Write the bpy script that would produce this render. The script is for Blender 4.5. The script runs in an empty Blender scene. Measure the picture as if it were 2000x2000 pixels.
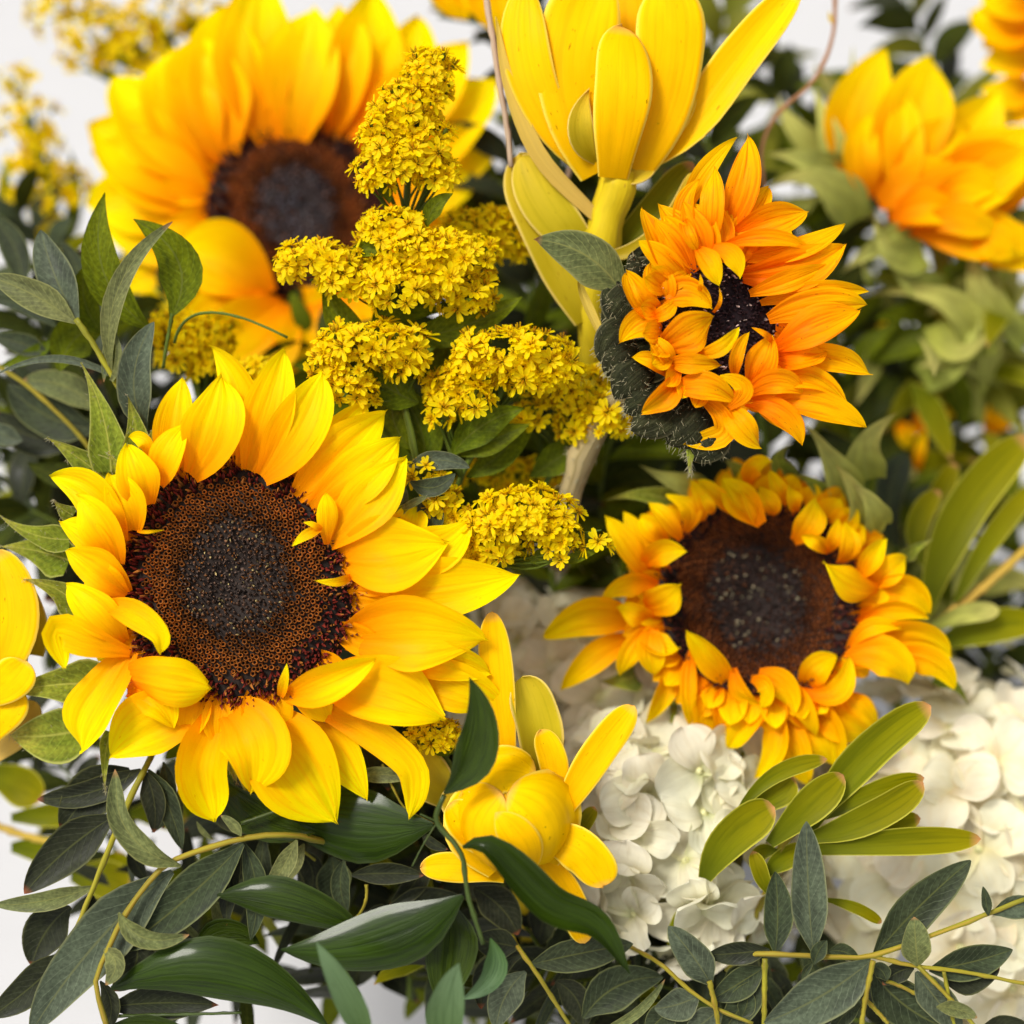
import bpy, math, random
import numpy as np
from mathutils import Matrix, Vector

random.seed(7)
RNG = random.Random(11)
SC = bpy.context.scene
COL = SC.collection

# ------------------------------------------------------------------ camera, world, sun, exposure
S = 0.00015            # metres per photograph pixel at the focus plane
D0 = 3500.0            # camera distance in those pixels
PITCH = math.radians(40)
# axes of the arrangement's facing frame (x right, y up, z out of the bouquet towards the viewer)
AX = Vector((1, 0, 0))
AY = Vector((0, math.sin(PITCH), math.cos(PITCH)))
AZ = Vector((0, -math.cos(PITCH), math.sin(PITCH)))
FR = Matrix((AX, AY, AZ)).transposed()           # columns = axes
ORG = Vector((0, 0, 0.30))

cam_d = bpy.data.cameras.new('camera')
cam = bpy.data.objects.new('camera', cam_d)
COL.objects.link(cam)
cam_d.sensor_width = 36
cam_d.lens = 36 * D0 / 2000.0
cam_d.clip_start = 0.02
cam_d.clip_end = 100
cam.matrix_world = Matrix.Translation(ORG + AZ * D0 * S) @ FR.to_4x4()
cam_d.dof.use_dof = True
cam_d.dof.focus_distance = (D0 - 5) * S
cam_d.dof.aperture_fstop = 3.4
SC.camera = cam

SUN_EL, SUN_AZ = math.radians(60), math.radians(-62)   # azimuth measured from -Y (viewer side) towards +X
world = bpy.data.worlds.new('World')
SC.world = world
world.use_nodes = True
nt = world.node_tree
nt.nodes.clear()
sky = nt.nodes.new('ShaderNodeTexSky')
sky.sky_type = 'NISHITA'
sky.sun_disc = False
sky.sun_elevation = SUN_EL
sdir = Vector((math.sin(SUN_AZ) * math.cos(SUN_EL), -math.cos(SUN_AZ) * math.cos(SUN_EL), math.sin(SUN_EL)))
sky.sun_rotation = math.atan2(sdir.x, sdir.y)
sky.air_density = 1.0
sky.dust_density = 3.0
sky.ozone_density = 0.6
hs = nt.nodes.new('ShaderNodeHueSaturation')      # thin overcast: the blue is veiled
hs.inputs['Saturation'].default_value = 0.12
bg = nt.nodes.new('ShaderNodeBackground')
bg.inputs['Strength'].default_value = 0.098
wo = nt.nodes.new('ShaderNodeOutputWorld')
nt.links.new(sky.outputs[0], hs.inputs['Color'])
nt.links.new(hs.outputs[0], bg.inputs[0])
nt.links.new(bg.outputs[0], wo.inputs[0])

sun_d = bpy.data.lights.new('sun', 'SUN')
sun_d.energy = 1.5
sun_d.angle = math.radians(16)
sun_d.color = (1.0, 0.96, 0.88)
sun = bpy.data.objects.new('sun', sun_d)
COL.objects.link(sun)
sun.rotation_euler = sdir.to_track_quat('Z', 'Y').to_euler()
sun.location = (0, 0, 3)

vs = SC.view_settings
vs.view_transform = 'Standard'
vs.look = 'None'
vs.gamma = 1
vs.exposure = 1.02
SC.cycles.max_bounces = 8
SC.cycles.diffuse_bounces = 4
SC.cycles.transmission_bounces = 5
SC.cycles.use_denoising = True

# ------------------------------------------------------------------ helpers
class Crop:
    def __init__(s, x0, y0, size):
        s.x0, s.y0, s.f = x0, y0, size / 1932.0
    def __call__(s, u, v):
        return s.x0 + u * s.f, s.y0 + v * s.f

F = Crop(0, 0, 2000)
A_ = Crop(50, 650, 500); B_ = Crop(550, 650, 500); C_ = Crop(50, 1130, 500); D_ = Crop(550, 1130, 500)
E_ = Crop(1050, 880, 450); G_ = Crop(1450, 880, 450); H_ = Crop(1150, 1180, 600); K_ = Crop(1150, 250, 600)
M_ = Crop(650, 0, 700); N_ = Crop(650, 1300, 700); Q_ = Crop(0, 1300, 700); R_ = Crop(1300, 1300, 700)
T_ = Crop(1300, 0, 700); U_ = Crop(1300, 650, 700); V_ = Crop(650, 650, 700); O_ = Crop(0, 0, 700); W_ = Crop(0, 650, 700)
PX = Crop(0, 0, 1932)


def P(px, py, z):
    """place in the facing frame (pixel units) of what is seen at px,py at depth z"""
    k = (D0 - z) / D0
    return np.array([(px - 1000) * k, (1000 - py) * k, z], float)


def tag(o, label=None, cat=None, group=None, kind=None):
    if label: o['label'] = label
    if cat: o['category'] = cat
    if group: o['group'] = group
    if kind: o['kind'] = kind
    return o


def thing(name, c, label, cat, group=None):
    o = bpy.data.objects.new(name, None)
    COL.objects.link(o)
    o.empty_display_size = 0.01
    o.matrix_world = Matrix.Translation(ORG + FR @ Vector(c) * S) @ FR.to_4x4()
    o['c'] = [float(x) for x in c]
    tag(o, label, cat, group)
    return o


def obj(name, mesh, parent=None, mat=None):
    o = bpy.data.objects.new(name, mesh)
    COL.objects.link(o)
    if parent is not None:
        o.parent = parent
    if mat is not None and not mesh.materials:
        mesh.materials.append(mat)
    return o


def origin_of(parent):
    while parent.parent is not None:
        parent = parent.parent
    return np.array(list(parent['c']))


def mesh_np(name, V, Fc, mat=None, uv=None, col=None, smooth=True):
    me = bpy.data.meshes.new(name)
    me.from_pydata([tuple(v) for v in V], [], Fc)
    if smooth:
        me.polygons.foreach_set('use_smooth', [True] * len(me.polygons))
    li = None
    if uv is not None or col is not None:
        li = np.empty(len(me.loops), dtype=np.int32)
        me.loops.foreach_get('vertex_index', li)
    if uv is not None:
        l = me.uv_layers.new(name='UVMap')
        l.data.foreach_set('uv', np.asarray(uv, dtype=np.float32)[li].ravel())
    if col is not None:
        c = me.color_attributes.new('Col', 'FLOAT_COLOR', 'POINT')
        cc = np.ones((len(V), 4), dtype=np.float32)
        cc[:, :3] = col
        c.data.foreach_set('color', cc.ravel())
    if mat is not None:
        me.materials.append(mat)
    me.update()
    return me


def spline(pts, n):
    pts = [np.array(p, float) for p in pts]
    if len(pts) == 2:
        pts = [pts[0], (pts[0] + pts[1]) / 2, pts[1]]
    if len(pts) == 3:      # quadratic through the three
        a, b, c = pts
        la, lb = np.linalg.norm(b - a), np.linalg.norm(c - b)
        tm = min(.75, max(.25, la / (la + lb + 1e-9)))
        q = (b - (1 - tm) ** 2 * a - tm ** 2 * c) / (2 * tm * (1 - tm))
        return np.array([(1 - t) ** 2 * a + 2 * t * (1 - t) * q + t * t * c for t in np.linspace(0, 1, n)])
    ext = [2 * pts[0] - pts[1]] + pts + [2 * pts[-1] - pts[-2]]
    dense = []
    for i in range(1, len(ext) - 2):
        p0, p1, p2, p3 = ext[i - 1:i + 3]
        for t in np.linspace(0, 1, 14, endpoint=False):
            dense.append(.5 * ((2 * p1) + (-p0 + p2) * t + (2 * p0 - 5 * p1 + 4 * p2 - p3) * t * t + (-p0 + 3 * p1 - 3 * p2 + p3) * t ** 3))
    dense.append(pts[-1])
    dense = np.array(dense)
    d = np.concatenate([[0], np.cumsum(np.linalg.norm(np.diff(dense, axis=0), axis=1))])
    s = np.linspace(0, d[-1], n)
    return np.stack([np.interp(s, d, dense[:, k]) for k in range(3)], axis=1)


PROF = {  # base fraction, peak position, tip power, tip root
    'petal': (.30, .50, 1.9, .85), 'curl': (.28, .55, 2.2, .8), 'bract': (.75, .22, .95, 1.15), 'leaf': (.07, .42, 1.8, .95),
    'euc': (.10, .40, 2.0, .75), 'strap': (.55, .60, 3.2, .55), 'oval': (.45, .55, 2.2, .5), 'olive': (.30, .62, 3.0, .6),
    'scale': (.7, .5, 2.4, .55), 'sepal': (.22, .62, 3.0, .5), 'thin': (.6, .35, 1.6, .8),
}


def prof(kind, t):
    b0, p, k, m = PROF[kind]
    t = np.asarray(t)
    lo = b0 + (1 - b0) * np.sin(np.pi / 2 * np.clip(t / p, 0, 1)) ** 1.1
    hi = np.clip(1 - np.clip((t - p) / (1 - p), 0, 1) ** k, 0, 1) ** m
    return np.where(t < p, lo, hi)


def blade_geom(pts, w, kind='petal', roll=0., cup=.12, ridge=.0, wave=.0, nv=14, nu=9, twist=0., seed=0, notch=0., thick=0., hug=None, jit=.35):
    r = random.Random(seed)
    tt = 1 - (1 - np.linspace(0, 1, nv)) ** 1.45
    Cd = spline(pts, 64)
    C = np.stack([np.interp(tt, np.linspace(0, 1, 64), Cd[:, q]) for q in range(3)], axis=1)
    T = np.gradient(C, axis=0)
    T /= np.linalg.norm(T, axis=1)[:, None] + 1e-9
    zax = np.array([0, 0, 1.])
    ch = C[min(nv - 1, nv // 3)] - C[0]
    s0 = np.cross(ch, zax)
    if np.linalg.norm(s0) < 1e-6: s0 = np.array([1., 0, 0])
    s0 /= np.linalg.norm(s0)
    side = s0 - T[0] * s0.dot(T[0]); side /= np.linalg.norm(side)
    f = prof(kind, tt) * w * .5
    f[-1] = max(f[-1], w * .012)
    su = np.linspace(-1, 1, nu)
    ph1, ph2, ph3 = r.uniform(0, 6.3), r.uniform(0, 6.3), r.uniform(0, 6.3)
    fr = r.uniform(6, 10)
    valleys = [(-.62 + r.uniform(-.1, .1), r.uniform(.2, .8), .10), (-.30 + r.uniform(-.1, .1), r.uniform(.5, 1.3), .11), (.04 + r.uniform(-.08, .08), r.uniform(.3, 1.2), .09),
               (.36 + r.uniform(-.1, .1), r.uniform(.5, 1.3), .11), (.66 + r.uniform(-.08, .08), r.uniform(.2, .8), .10)]
    bow = r.uniform(-1.2, 1.6)
    if ridge: twist += r.uniform(-jit, jit); roll += r.uniform(-jit, jit) * .5
    V = []; UV = []
    for i in range(nv):
        side = side - T[i] * side.dot(T[i]); side /= np.linalg.norm(side) + 1e-9
        nrm = np.cross(side, T[i])
        if i == 0 and nrm[2] < 0 and abs(roll) < 1e-6: pass
        a = roll + twist * (tt[i] - .2)
        sd = side * math.cos(a) + nrm * math.sin(a)
        nm = np.cross(sd, T[i])
        # keep 'nm' towards the outside of the bouquet at the base
        sgn = 1.0
        for s in su:
            wob = 1 + .05 * math.sin(fr * tt[i] + (ph1 if s > 0 else ph2)) * abs(s)
            h = cup * f[i] * (s * s - .3) * 2
            if ridge:
                env = min(1, .35 + 2.2 * tt[i]) * (1 - .75 * tt[i] ** 4)
                for (vs_, vd, vw) in valleys:
                    h -= ridge * w * .26 * vd * env * math.exp(-((s - vs_ * (1 - .35 * tt[i])) / vw) ** 2)
                h += ridge * w * .25 * bow * (1 - s * s) * env
            h += wave * w * s * math.sin(fr * tt[i] + (ph3 if s > 0 else ph1)) * tt[i]
            V.append(C[i] + sd * f[i] * s * wob + nm * h)
            UV.append(((s + 1) / 2, tt[i]))
    V = np.array(V)
    if notch > 0:   # a nibbled tip
        for j in range(nu):
            V[(nv - 1) * nu + j] += T[-1] * notch * w * r.uniform(-.5, .5)
            V[(nv - 2) * nu + j] += T[-1] * notch * w * r.uniform(-.25, .25)
    if hug is not None:
        hc, hr, he = hug
        dx, dy = V[:, 0] - hc[0], V[:, 1] - hc[1]
        V[:, 2] = hc[2] + np.sqrt(np.maximum(hr * hr - dx * dx - dy * dy, -hr * hr * .0 + 1)) + he * (.3 + .7 * np.array([u[1] for u in UV]))
    Fc = [(i * nu + j, (i + 1) * nu + j, (i + 1) * nu + j + 1, i * nu + j + 1) for i in range(nv - 1) for j in range(nu - 1)]
    if thick > 0:
        n0 = len(V)
        # normals by grid
        G = V.reshape(nv, nu, 3)
        du = np.gradient(G, axis=1); dv = np.gradient(G, axis=0)
        nn = np.cross(du, dv); nn /= np.linalg.norm(nn, axis=2)[:, :, None] + 1e-9
        V2 = (G - nn * thick).reshape(-1, 3)
        V = np.concatenate([V, V2]); UV = UV + UV
        Fc += [(a + n0, d + n0, c + n0, b + n0) for (a, b, c, d) in Fc]
        for i in range(nv - 1):
            a, b = i * nu, (i + 1) * nu
            Fc.append((a, a + n0, b + n0, b))
            a, b = i * nu + nu - 1, (i + 1) * nu + nu - 1
            Fc.append((a, b, b + n0, a + n0))
        for j in range(nu - 1):
            a = (nv - 1) * nu + j
            Fc.append((a, a + n0, a + 1 + n0, a + 1))
    return V, Fc, UV


def zlist(z, n):
    if isinstance(z, (list, tuple)):
        z = list(z)
        if len(z) != n:
            z = list(np.interp(np.linspace(0, 1, n), np.linspace(0, 1, len(z)), z))
        return z
    return [z] * n


_cnt = [0]


def blade(parent, name, crop, pts, w, z, mat, zoff=0., **kw):
    """a petal / leaf / bract: pts and width in the crop's units, z in pixels relative to zoff"""
    zs = zlist(z, len(pts))
    pp = [P(*crop(u, v), zz + zoff) for (u, v), zz in zip(pts, zs)]
    k = (D0 - (sum(zs) / len(zs) + zoff)) / D0
    _cnt[0] += 1
    kw.setdefault('seed', _cnt[0])
    V, Fc, UV = blade_geom(pp, w * crop.f * k, **kw)
    V = (V - origin_of(parent)) * S
    me = mesh_np(name, V, Fc, mat, uv=UV)
    return obj(name, me, parent)


def tube_geom(C, rad, ns=7):
    n = len(C)
    rad = np.interp(np.linspace(0, 1, n), np.linspace(0, 1, len(rad)), rad)
    T = np.gradient(C, axis=0); T /= np.linalg.norm(T, axis=1)[:, None] + 1e-9
    s = np.cross(T[0], [0.1, .2, 1.]); s /= np.linalg.norm(s)
    V = []; UV = []
    for i in range(n):
        s = s - T[i] * s.dot(T[i]); s /= np.linalg.norm(s)
        b = np.cross(T[i], s)
        for j in range(ns):
            a = 2 * math.pi * j / ns
            V.append(C[i] + (s * math.cos(a) + b * math.sin(a)) * rad[i])
            UV.append((j / ns, i / (n - 1)))
    Fc = [(i * ns + j, i * ns + (j + 1) % ns, (i + 1) * ns + (j + 1) % ns, (i + 1) * ns + j) for i in range(n - 1) for j in range(ns)]
    Fc.append(tuple(range(ns - 1, -1, -1))); Fc.append(tuple((n - 1) * ns + j for j in range(ns)))
    return V, Fc, UV


def stem(parent, crop, pts, w, z, mat, zoff=0., n=18, name='stem', knots=False):
    zs = zlist(z, len(pts))
    pp = [P(*crop(u, v), zz + zoff) for (u, v), zz in zip(pts, zs)]
    k = (D0 - (sum(zs) / len(zs) + zoff)) / D0
    ws = w if isinstance(w, (list, tuple)) else [w, w * .75]
    C = spline(pp, n)
    r = random.Random(len(pts) + int(pts[0][0]))
    nodes_ = r.uniform(0, 1)
    C[1:-1] += np.array([[r.gauss(0, .03 * ws[0] * crop.f) for _ in range(3)] for _ in range(n - 2)])
    rr_ = np.interp(np.linspace(0, 1, n), np.linspace(0, 1, len(ws)), ws) * crop.f * k / 2
    rr_ = rr_ * np.array([1 + r.uniform(-.07, .07) + (.22 if (i + int(nodes_ * 6)) % 6 == 0 else 0) for i in range(n)])
    V, Fc, UV = tube_geom(C, list(rr_), 9)
    V = (np.array(V) - origin_of(parent)) * S
    return obj(name, mesh_np(name, V, Fc, mat, uv=UV), parent)


# ------------------------------------------------------------------ materials
def new_mat(name):
    m = bpy.data.materials.new(name)
    m.use_nodes = True
    m.node_tree.nodes.clear()
    return m, m.node_tree.nodes, m.node_tree.links


def N(nodes, t, **kw):
    n = nodes.new(t)
    for k, v in kw.items():
        setattr(n, k, v)
    return n


def mixc(nodes, links, fac, a, b, blend='MIX'):
    n = nodes.new('ShaderNodeMix')
    n.data_type = 'RGBA'; n.blend_type = blend
    for key, val in ((0, fac), (6, a), (7, b)):
        if hasattr(val, 'is_linked') or isinstance(val, bpy.types.NodeSocket):
            links.new(val, n.inputs[key])
        elif key == 0:
            n.inputs[0].default_value = val
        else:
            n.inputs[key].default_value = (*val, 1)
    return n.outputs[2]


def ramp(nodes, links, src, stops):
    n = nodes.new('ShaderNodeValToRGB')
    el = n.color_ramp.elements
    el[0].position, el[0].color = stops[0][0], (*stops[0][1], 1)
    el[1].position, el[1].color = stops[-1][0], (*stops[-1][1], 1)
    for p, c in stops[1:-1]:
        e = el.new(p); e.color = (*c, 1)
    links.new(src, n.inputs[0])
    return n.outputs[0]


def petal_mat(name, stops, streak=(.8, .3, 0.), streak_amt=.25, transl=.35, rough=.5, spec=.25, edge=None, rib=None,
              spots=None, bump=.25, coat=0., across=16., back=None, hue=.01, val=.08, tip=None, sheen=0., veins=0.):
    m, nd, lk = new_mat(name)
    out = N(nd, 'ShaderNodeOutputMaterial')
    uv = N(nd, 'ShaderNodeUVMap', uv_map='UVMap')
    sep = N(nd, 'ShaderNodeSeparateXYZ'); lk.new(uv.outputs[0], sep.inputs[0])
    oi = N(nd, 'ShaderNodeObjectInfo')
    # streaks along the length
    mp = N(nd, 'ShaderNodeVectorMath', operation='MULTIPLY_ADD')
    lk.new(uv.outputs[0], mp.inputs[0]); mp.inputs[1].default_value = (across, 1.6, 1)
    cmb = N(nd, 'ShaderNodeCombineXYZ')
    ml = N(nd, 'ShaderNodeMath', operation='MULTIPLY'); lk.new(oi.outputs['Random'], ml.inputs[0]); ml.inputs[1].default_value = 57.
    lk.new(ml.outputs[0], cmb.inputs[0]); lk.new(ml.outputs[0], cmb.inputs[2])
    lk.new(cmb.outputs[0], mp.inputs[2])
    ns = N(nd, 'ShaderNodeTexNoise'); ns.inputs['Scale'].default_value = 1.; ns.inputs['Detail'].default_value = 4
    lk.new(mp.outputs[0], ns.inputs['Vector'])
    base = ramp(nd, lk, sep.outputs['Y'], stops)
    sr = N(nd, 'ShaderNodeMapRange'); lk.new(ns.outputs[0], sr.inputs[0])
    sr.inputs[1].default_value = .48; sr.inputs[2].default_value = .68; sr.inputs[4].default_value = streak_amt
    c = mixc(nd, lk, sr.outputs[0], base, streak)
    # blotches
    n2 = N(nd, 'ShaderNodeTexNoise'); n2.inputs['Scale'].default_value = 3.; n2.inputs['Detail'].default_value = 5
    mp2 = N(nd, 'ShaderNodeVectorMath', operation='ADD'); lk.new(uv.outputs[0], mp2.inputs[0]); lk.new(cmb.outputs[0], mp2.inputs[1])
    lk.new(mp2.outputs[0], n2.inputs['Vector'])
    hsv = N(nd, 'ShaderNodeHueSaturation')
    lk.new(c, hsv.inputs['Color'])
    h = N(nd, 'ShaderNodeMapRange'); lk.new(oi.outputs['Random'], h.inputs[0]); h.inputs[3].default_value = .5 - hue; h.inputs[4].default_value = .5 + hue
    lk.new(h.outputs[0], hsv.inputs['Hue'])
    v = N(nd, 'ShaderNodeMapRange'); lk.new(n2.outputs[0], v.inputs[0]); v.inputs[1].default_value = .3; v.inputs[2].default_value = .7
    v.inputs[3].default_value = 1 - val; v.inputs[4].default_value = 1 + val
    lk.new(v.outputs[0], hsv.inputs['Value'])
    c = hsv.outputs[0]
    ab = N(nd, 'ShaderNodeMath', operation='SUBTRACT'); lk.new(sep.outputs['X'], ab.inputs[0]); ab.inputs[1].default_value = .5
    ab2 = N(nd, 'ShaderNodeMath', operation='ABSOLUTE'); lk.new(ab.outputs[0], ab2.inputs[0])
    height = ns.outputs[0]
    if veins > 0:      # side veins running obliquely from the midrib, and a fine mottled skin
        vm = N(nd, 'ShaderNodeMath', operation='MULTIPLY_ADD'); lk.new(ab2.outputs[0], vm.inputs[0]); vm.inputs[1].default_value = -.55; lk.new(sep.outputs['Y'], vm.inputs[2])
        va = N(nd, 'ShaderNodeMath', operation='MULTIPLY_ADD'); lk.new(n2.outputs[0], va.inputs[0]); va.inputs[1].default_value = .12; lk.new(vm.outputs[0], va.inputs[2])
        vb = N(nd, 'ShaderNodeMath', operation='MULTIPLY'); lk.new(va.outputs[0], vb.inputs[0]); vb.inputs[1].default_value = 62
        vc = N(nd, 'ShaderNodeMath', operation='SINE'); lk.new(vb.outputs[0], vc.inputs[0])
        vr = N(nd, 'ShaderNodeMapRange'); lk.new(vc.outputs[0], vr.inputs[0]); vr.inputs[1].default_value = .86; vr.inputs[2].default_value = 1.
        vr.inputs[4].default_value = veins
        c = mixc(nd, lk, vr.outputs[0], c, tuple(min(1, x * (1.9 if x < .4 else .85) + .012) for x in stops[0][1]))
        tco = N(nd, 'ShaderNodeTexCoord')
        nf = N(nd, 'ShaderNodeTexNoise'); nf.inputs['Scale'].default_value = 900; nf.inputs['Detail'].default_value = 3
        lk.new(tco.outputs['Object'], nf.inputs['Vector'])
        fr_ = N(nd, 'ShaderNodeMapRange'); lk.new(nf.outputs[0], fr_.inputs[0]); fr_.inputs[1].default_value = .35; fr_.inputs[2].default_value = .65
        fr_.inputs[3].default_value = .78; fr_.inputs[4].default_value = 1.25
        hv2 = N(nd, 'ShaderNodeHueSaturation'); lk.new(c, hv2.inputs['Color']); lk.new(fr_.outputs[0], hv2.inputs['Value']); c = hv2.outputs[0]
        hh = N(nd, 'ShaderNodeMath', operation='MULTIPLY_ADD'); lk.new(nf.outputs[0], hh.inputs[0]); hh.inputs[1].default_value = .4; lk.new(ns.outputs[0], hh.inputs[2])
        hg = N(nd, 'ShaderNodeMath', operation='SUBTRACT'); lk.new(hh.outputs[0], hg.inputs[0]); lk.new(vr.outputs[0], hg.inputs[1])
        height = hg.outputs[0]
    if rib is not None:
        rr = N(nd, 'ShaderNodeMapRange'); lk.new(ab2.outputs[0], rr.inputs[0]); rr.inputs[1].default_value = .012; rr.inputs[2].default_value = .03
        rr.inputs[3].default_value = .8; rr.inputs[4].default_value = 0
        c = mixc(nd, lk, rr.outputs[0], c, rib)
    if edge is not None:
        er = N(nd, 'ShaderNodeMapRange'); lk.new(ab2.outputs[0], er.inputs[0]); er.inputs[1].default_value = .445; er.inputs[2].default_value = .485
        er.inputs[4].default_value = .85
        c = mixc(nd, lk, er.outputs[0], c, edge)
    if tip is not None:
        tr = N(nd, 'ShaderNodeMapRange'); lk.new(sep.outputs['Y'], tr.inputs[0]); tr.inputs[1].default_value = .93; tr.inputs[2].default_value = 1.
        tr.inputs[4].default_value = .8
        c = mixc(nd, lk, tr.outputs[0], c, tip)
    if spots is not None:
        n3 = N(nd, 'ShaderNodeTexNoise'); n3.inputs['Scale'].default_value = 15.
        lk.new(mp2.outputs[0], n3.inputs['Vector'])
        s3 = N(nd, 'ShaderNodeMapRange'); lk.new(n3.outputs[0], s3.inputs[0]); s3.inputs[1].default_value = .70; s3.inputs[2].default_value = .76
        s3.inputs[4].default_value = .75
        c = mixc(nd, lk, s3.outputs[0], c, spots)
    if back is not None:
        ge = N(nd, 'ShaderNodeNewGeometry')
        c = mixc(nd, lk, ge.outputs['Backfacing'], c, back)
    pr = N(nd, 'ShaderNodeBsdfPrincipled')
    lk.new(c, pr.inputs['Base Color'])
    rv = N(nd, 'ShaderNodeMapRange'); lk.new(n2.outputs[0], rv.inputs[0]); rv.inputs[1].default_value = .35; rv.inputs[2].default_value = .65
    rv.inputs[3].default_value = max(.05, rough - .12); rv.inputs[4].default_value = min(1, rough + .22)
    lk.new(rv.outputs[0], pr.inputs['Roughness'])
    pr.inputs['Specular IOR Level'].default_value = spec
    pr.inputs['Coat Weight'].default_value = coat
    pr.inputs['Coat Roughness'].default_value = .12
    pr.inputs['Sheen Weight'].default_value = sheen
    bp = N(nd, 'ShaderNodeBump'); bp.inputs['Strength'].default_value = bump; bp.inputs['Distance'].default_value = .0006
    lk.new(height, bp.inputs['Height']); lk.new(bp.outputs[0], pr.inputs['Normal'])
    tl = N(nd, 'ShaderNodeBsdfTranslucent'); lk.new(c, tl.inputs['Color'])
    mx = N(nd, 'ShaderNodeMixShader'); mx.inputs[0].default_value = transl
    lk.new(pr.outputs[0], mx.inputs[1]); lk.new(tl.outputs[0], mx.inputs[2]); lk.new(mx.outputs[0], out.inputs[0])
    return m


def simple_mat(name, col, rough=.6, spec=.3, var=.15, scale=200., bump=.2, col2=None, vcol=False, transl=0.):
    m, nd, lk = new_mat(name)
    out = N(nd, 'ShaderNodeOutputMaterial')
    pr = N(nd, 'ShaderNodeBsdfPrincipled')
    tc = N(nd, 'ShaderNodeTexCoord')
    ns = N(nd, 'ShaderNodeTexNoise'); ns.inputs['Scale'].default_value = scale; ns.inputs['Detail'].default_value = 4
    lk.new(tc.outputs['Object'], ns.inputs['Vector'])
    if vcol:
        at = N(nd, 'ShaderNodeAttribute', attribute_name='Col'); src = at.outputs['Color']
        c = mixc(nd, lk, ns.outputs[0], src, (.5, .5, .5), 'OVERLAY')
        c = src
    else:
        c = mixc(nd, lk, ns.outputs[0], tuple(x * (1 - var) for x in col), col2 or tuple(min(1, x * (1 + var)) for x in col))
    lk.new(c, pr.inputs['Base Color'])
    pr.inputs['Roughness'].default_value = rough
    pr.inputs['Specular IOR Level'].default_value = spec
    bp = N(nd, 'ShaderNodeBump'); bp.inputs['Strength'].default_value = bump; bp.inputs['Distance'].default_value = .0005
    lk.new(ns.outputs[0], bp.inputs['Height']); lk.new(bp.outputs[0], pr.inputs['Normal'])
    if transl > 0:
        tl = N(nd, 'ShaderNodeBsdfTranslucent'); lk.new(c, tl.inputs['Color'])
        mx = N(nd, 'ShaderNodeMixShader'); mx.inputs[0].default_value = transl
        lk.new(pr.outputs[0], mx.inputs[1]); lk.new(tl.outputs[0], mx.inputs[2]); lk.new(mx.outputs[0], out.inputs[0])
    else:
        lk.new(pr.outputs[0], out.inputs[0])
    return m


YEL = petal_mat('sunflower_petal', [(0, (.90, .24, .0)), (.22, (.94, .38, .0)), (.55, (.98, .60, .0)), (.85, (.98, .76, .0)), (1, (.98, .80, .0))],
                streak=(.92, .36, .0), streak_amt=.45, transl=.38, rough=.55, spec=.05, bump=.5, hue=.006, across=13, spots=(.85, .45, .0))  # base orange is petal colour, deepened to imitate shade; tips brightened like highlights
YEL2 = petal_mat('sunflower_petal_deep', [(0, (.88, .20, .0)), (.3, (.93, .36, .0)), (.65, (.97, .57, .0)), (1, (.98, .74, .0))],
                 streak=(.85, .28, .0), streak_amt=.4, transl=.38, rough=.55, spec=.05, bump=.5, hue=.006, across=13)
ORA = petal_mat('orange_petal', [(0, (.80, .16, .0)), (.25, (.92, .28, .0)), (.6, (.96, .40, .0)), (1, (.97, .56, .0))],
                streak=(.72, .13, .0), streak_amt=.65, transl=.35, rough=.5, spec=.05, bump=.7, hue=.012, across=11, spots=(.35, .08, .01))
LEU = petal_mat('leucadendron_bract', [(0, (.74, .42, .0)), (.3, (.92, .53, .0)), (1, (.98, .59, .0))], streak=(.78, .42, .0),
                streak_amt=.5, transl=.25, rough=.45, spec=.05, edge=(.95, .74, .10), spots=(.32, .16, .0), bump=.16, hue=.008, tip=(.85, .45, .1))
LEUD = petal_mat('leucadendron_leaf_dull', [(0, (.36, .27, .0)), (.5, (.56, .42, .01)), (1, (.66, .47, .02))], streak=(.42, .32, .0),
                 streak_amt=.4, transl=.25, rough=.5, spec=.2, edge=(.80, .60, .15), spots=(.3, .18, .0), bump=.1)
TAN = petal_mat('dry_leaf', [(0, (.55, .36, .07)), (1, (.62, .42, .05))], streak=(.45, .30, .04), transl=.2, rough=.6)
OLI = petal_mat('olive_leaf', [(0, (.075, .095, .003)), (.35, (.14, .15, .001)), (1, (.24, .21, .0))], streak=(.09, .105, .0),
                streak_amt=.6, transl=.22, rough=.5, spec=.09, edge=(.50, .46, .05), bump=.12, tip=(.6, .25, .12), across=10)
OLIB = petal_mat('olive_leaf_back', [(0, (.14, .14, .01)), (1, (.20, .20, .01))], streak=(.10, .12, .01), streak_amt=.4, transl=.3, rough=.5, spec=.2)
EUC = petal_mat('eucalyptus_leaf', [(0, (0.0294, 0.0385, 0.0155)), (1, (0.0325, 0.0424, 0.0187))], streak=(0.0168, 0.0240, 0.0101), streak_amt=.6, transl=.10,
                rough=.5, spec=.16, edge=(0.1366, 0.1491, 0.0505), rib=(0.0788, 0.0866, 0.0233), bump=.25, across=5, val=.35, veins=.5)
EUCG = petal_mat('eucalyptus_leaf_grey', [(0, (0.0547, 0.0683, 0.0389)), (1, (0.0673, 0.0827, 0.0512))], streak=(0.0378, 0.0501, 0.0279), streak_amt=.6, transl=.12,
                 rough=.5, spec=.16, edge=(0.1786, 0.1876, 0.0855), rib=(0.1051, 0.1154, 0.0466), bump=.25, across=5, val=.35, veins=.45)
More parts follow.
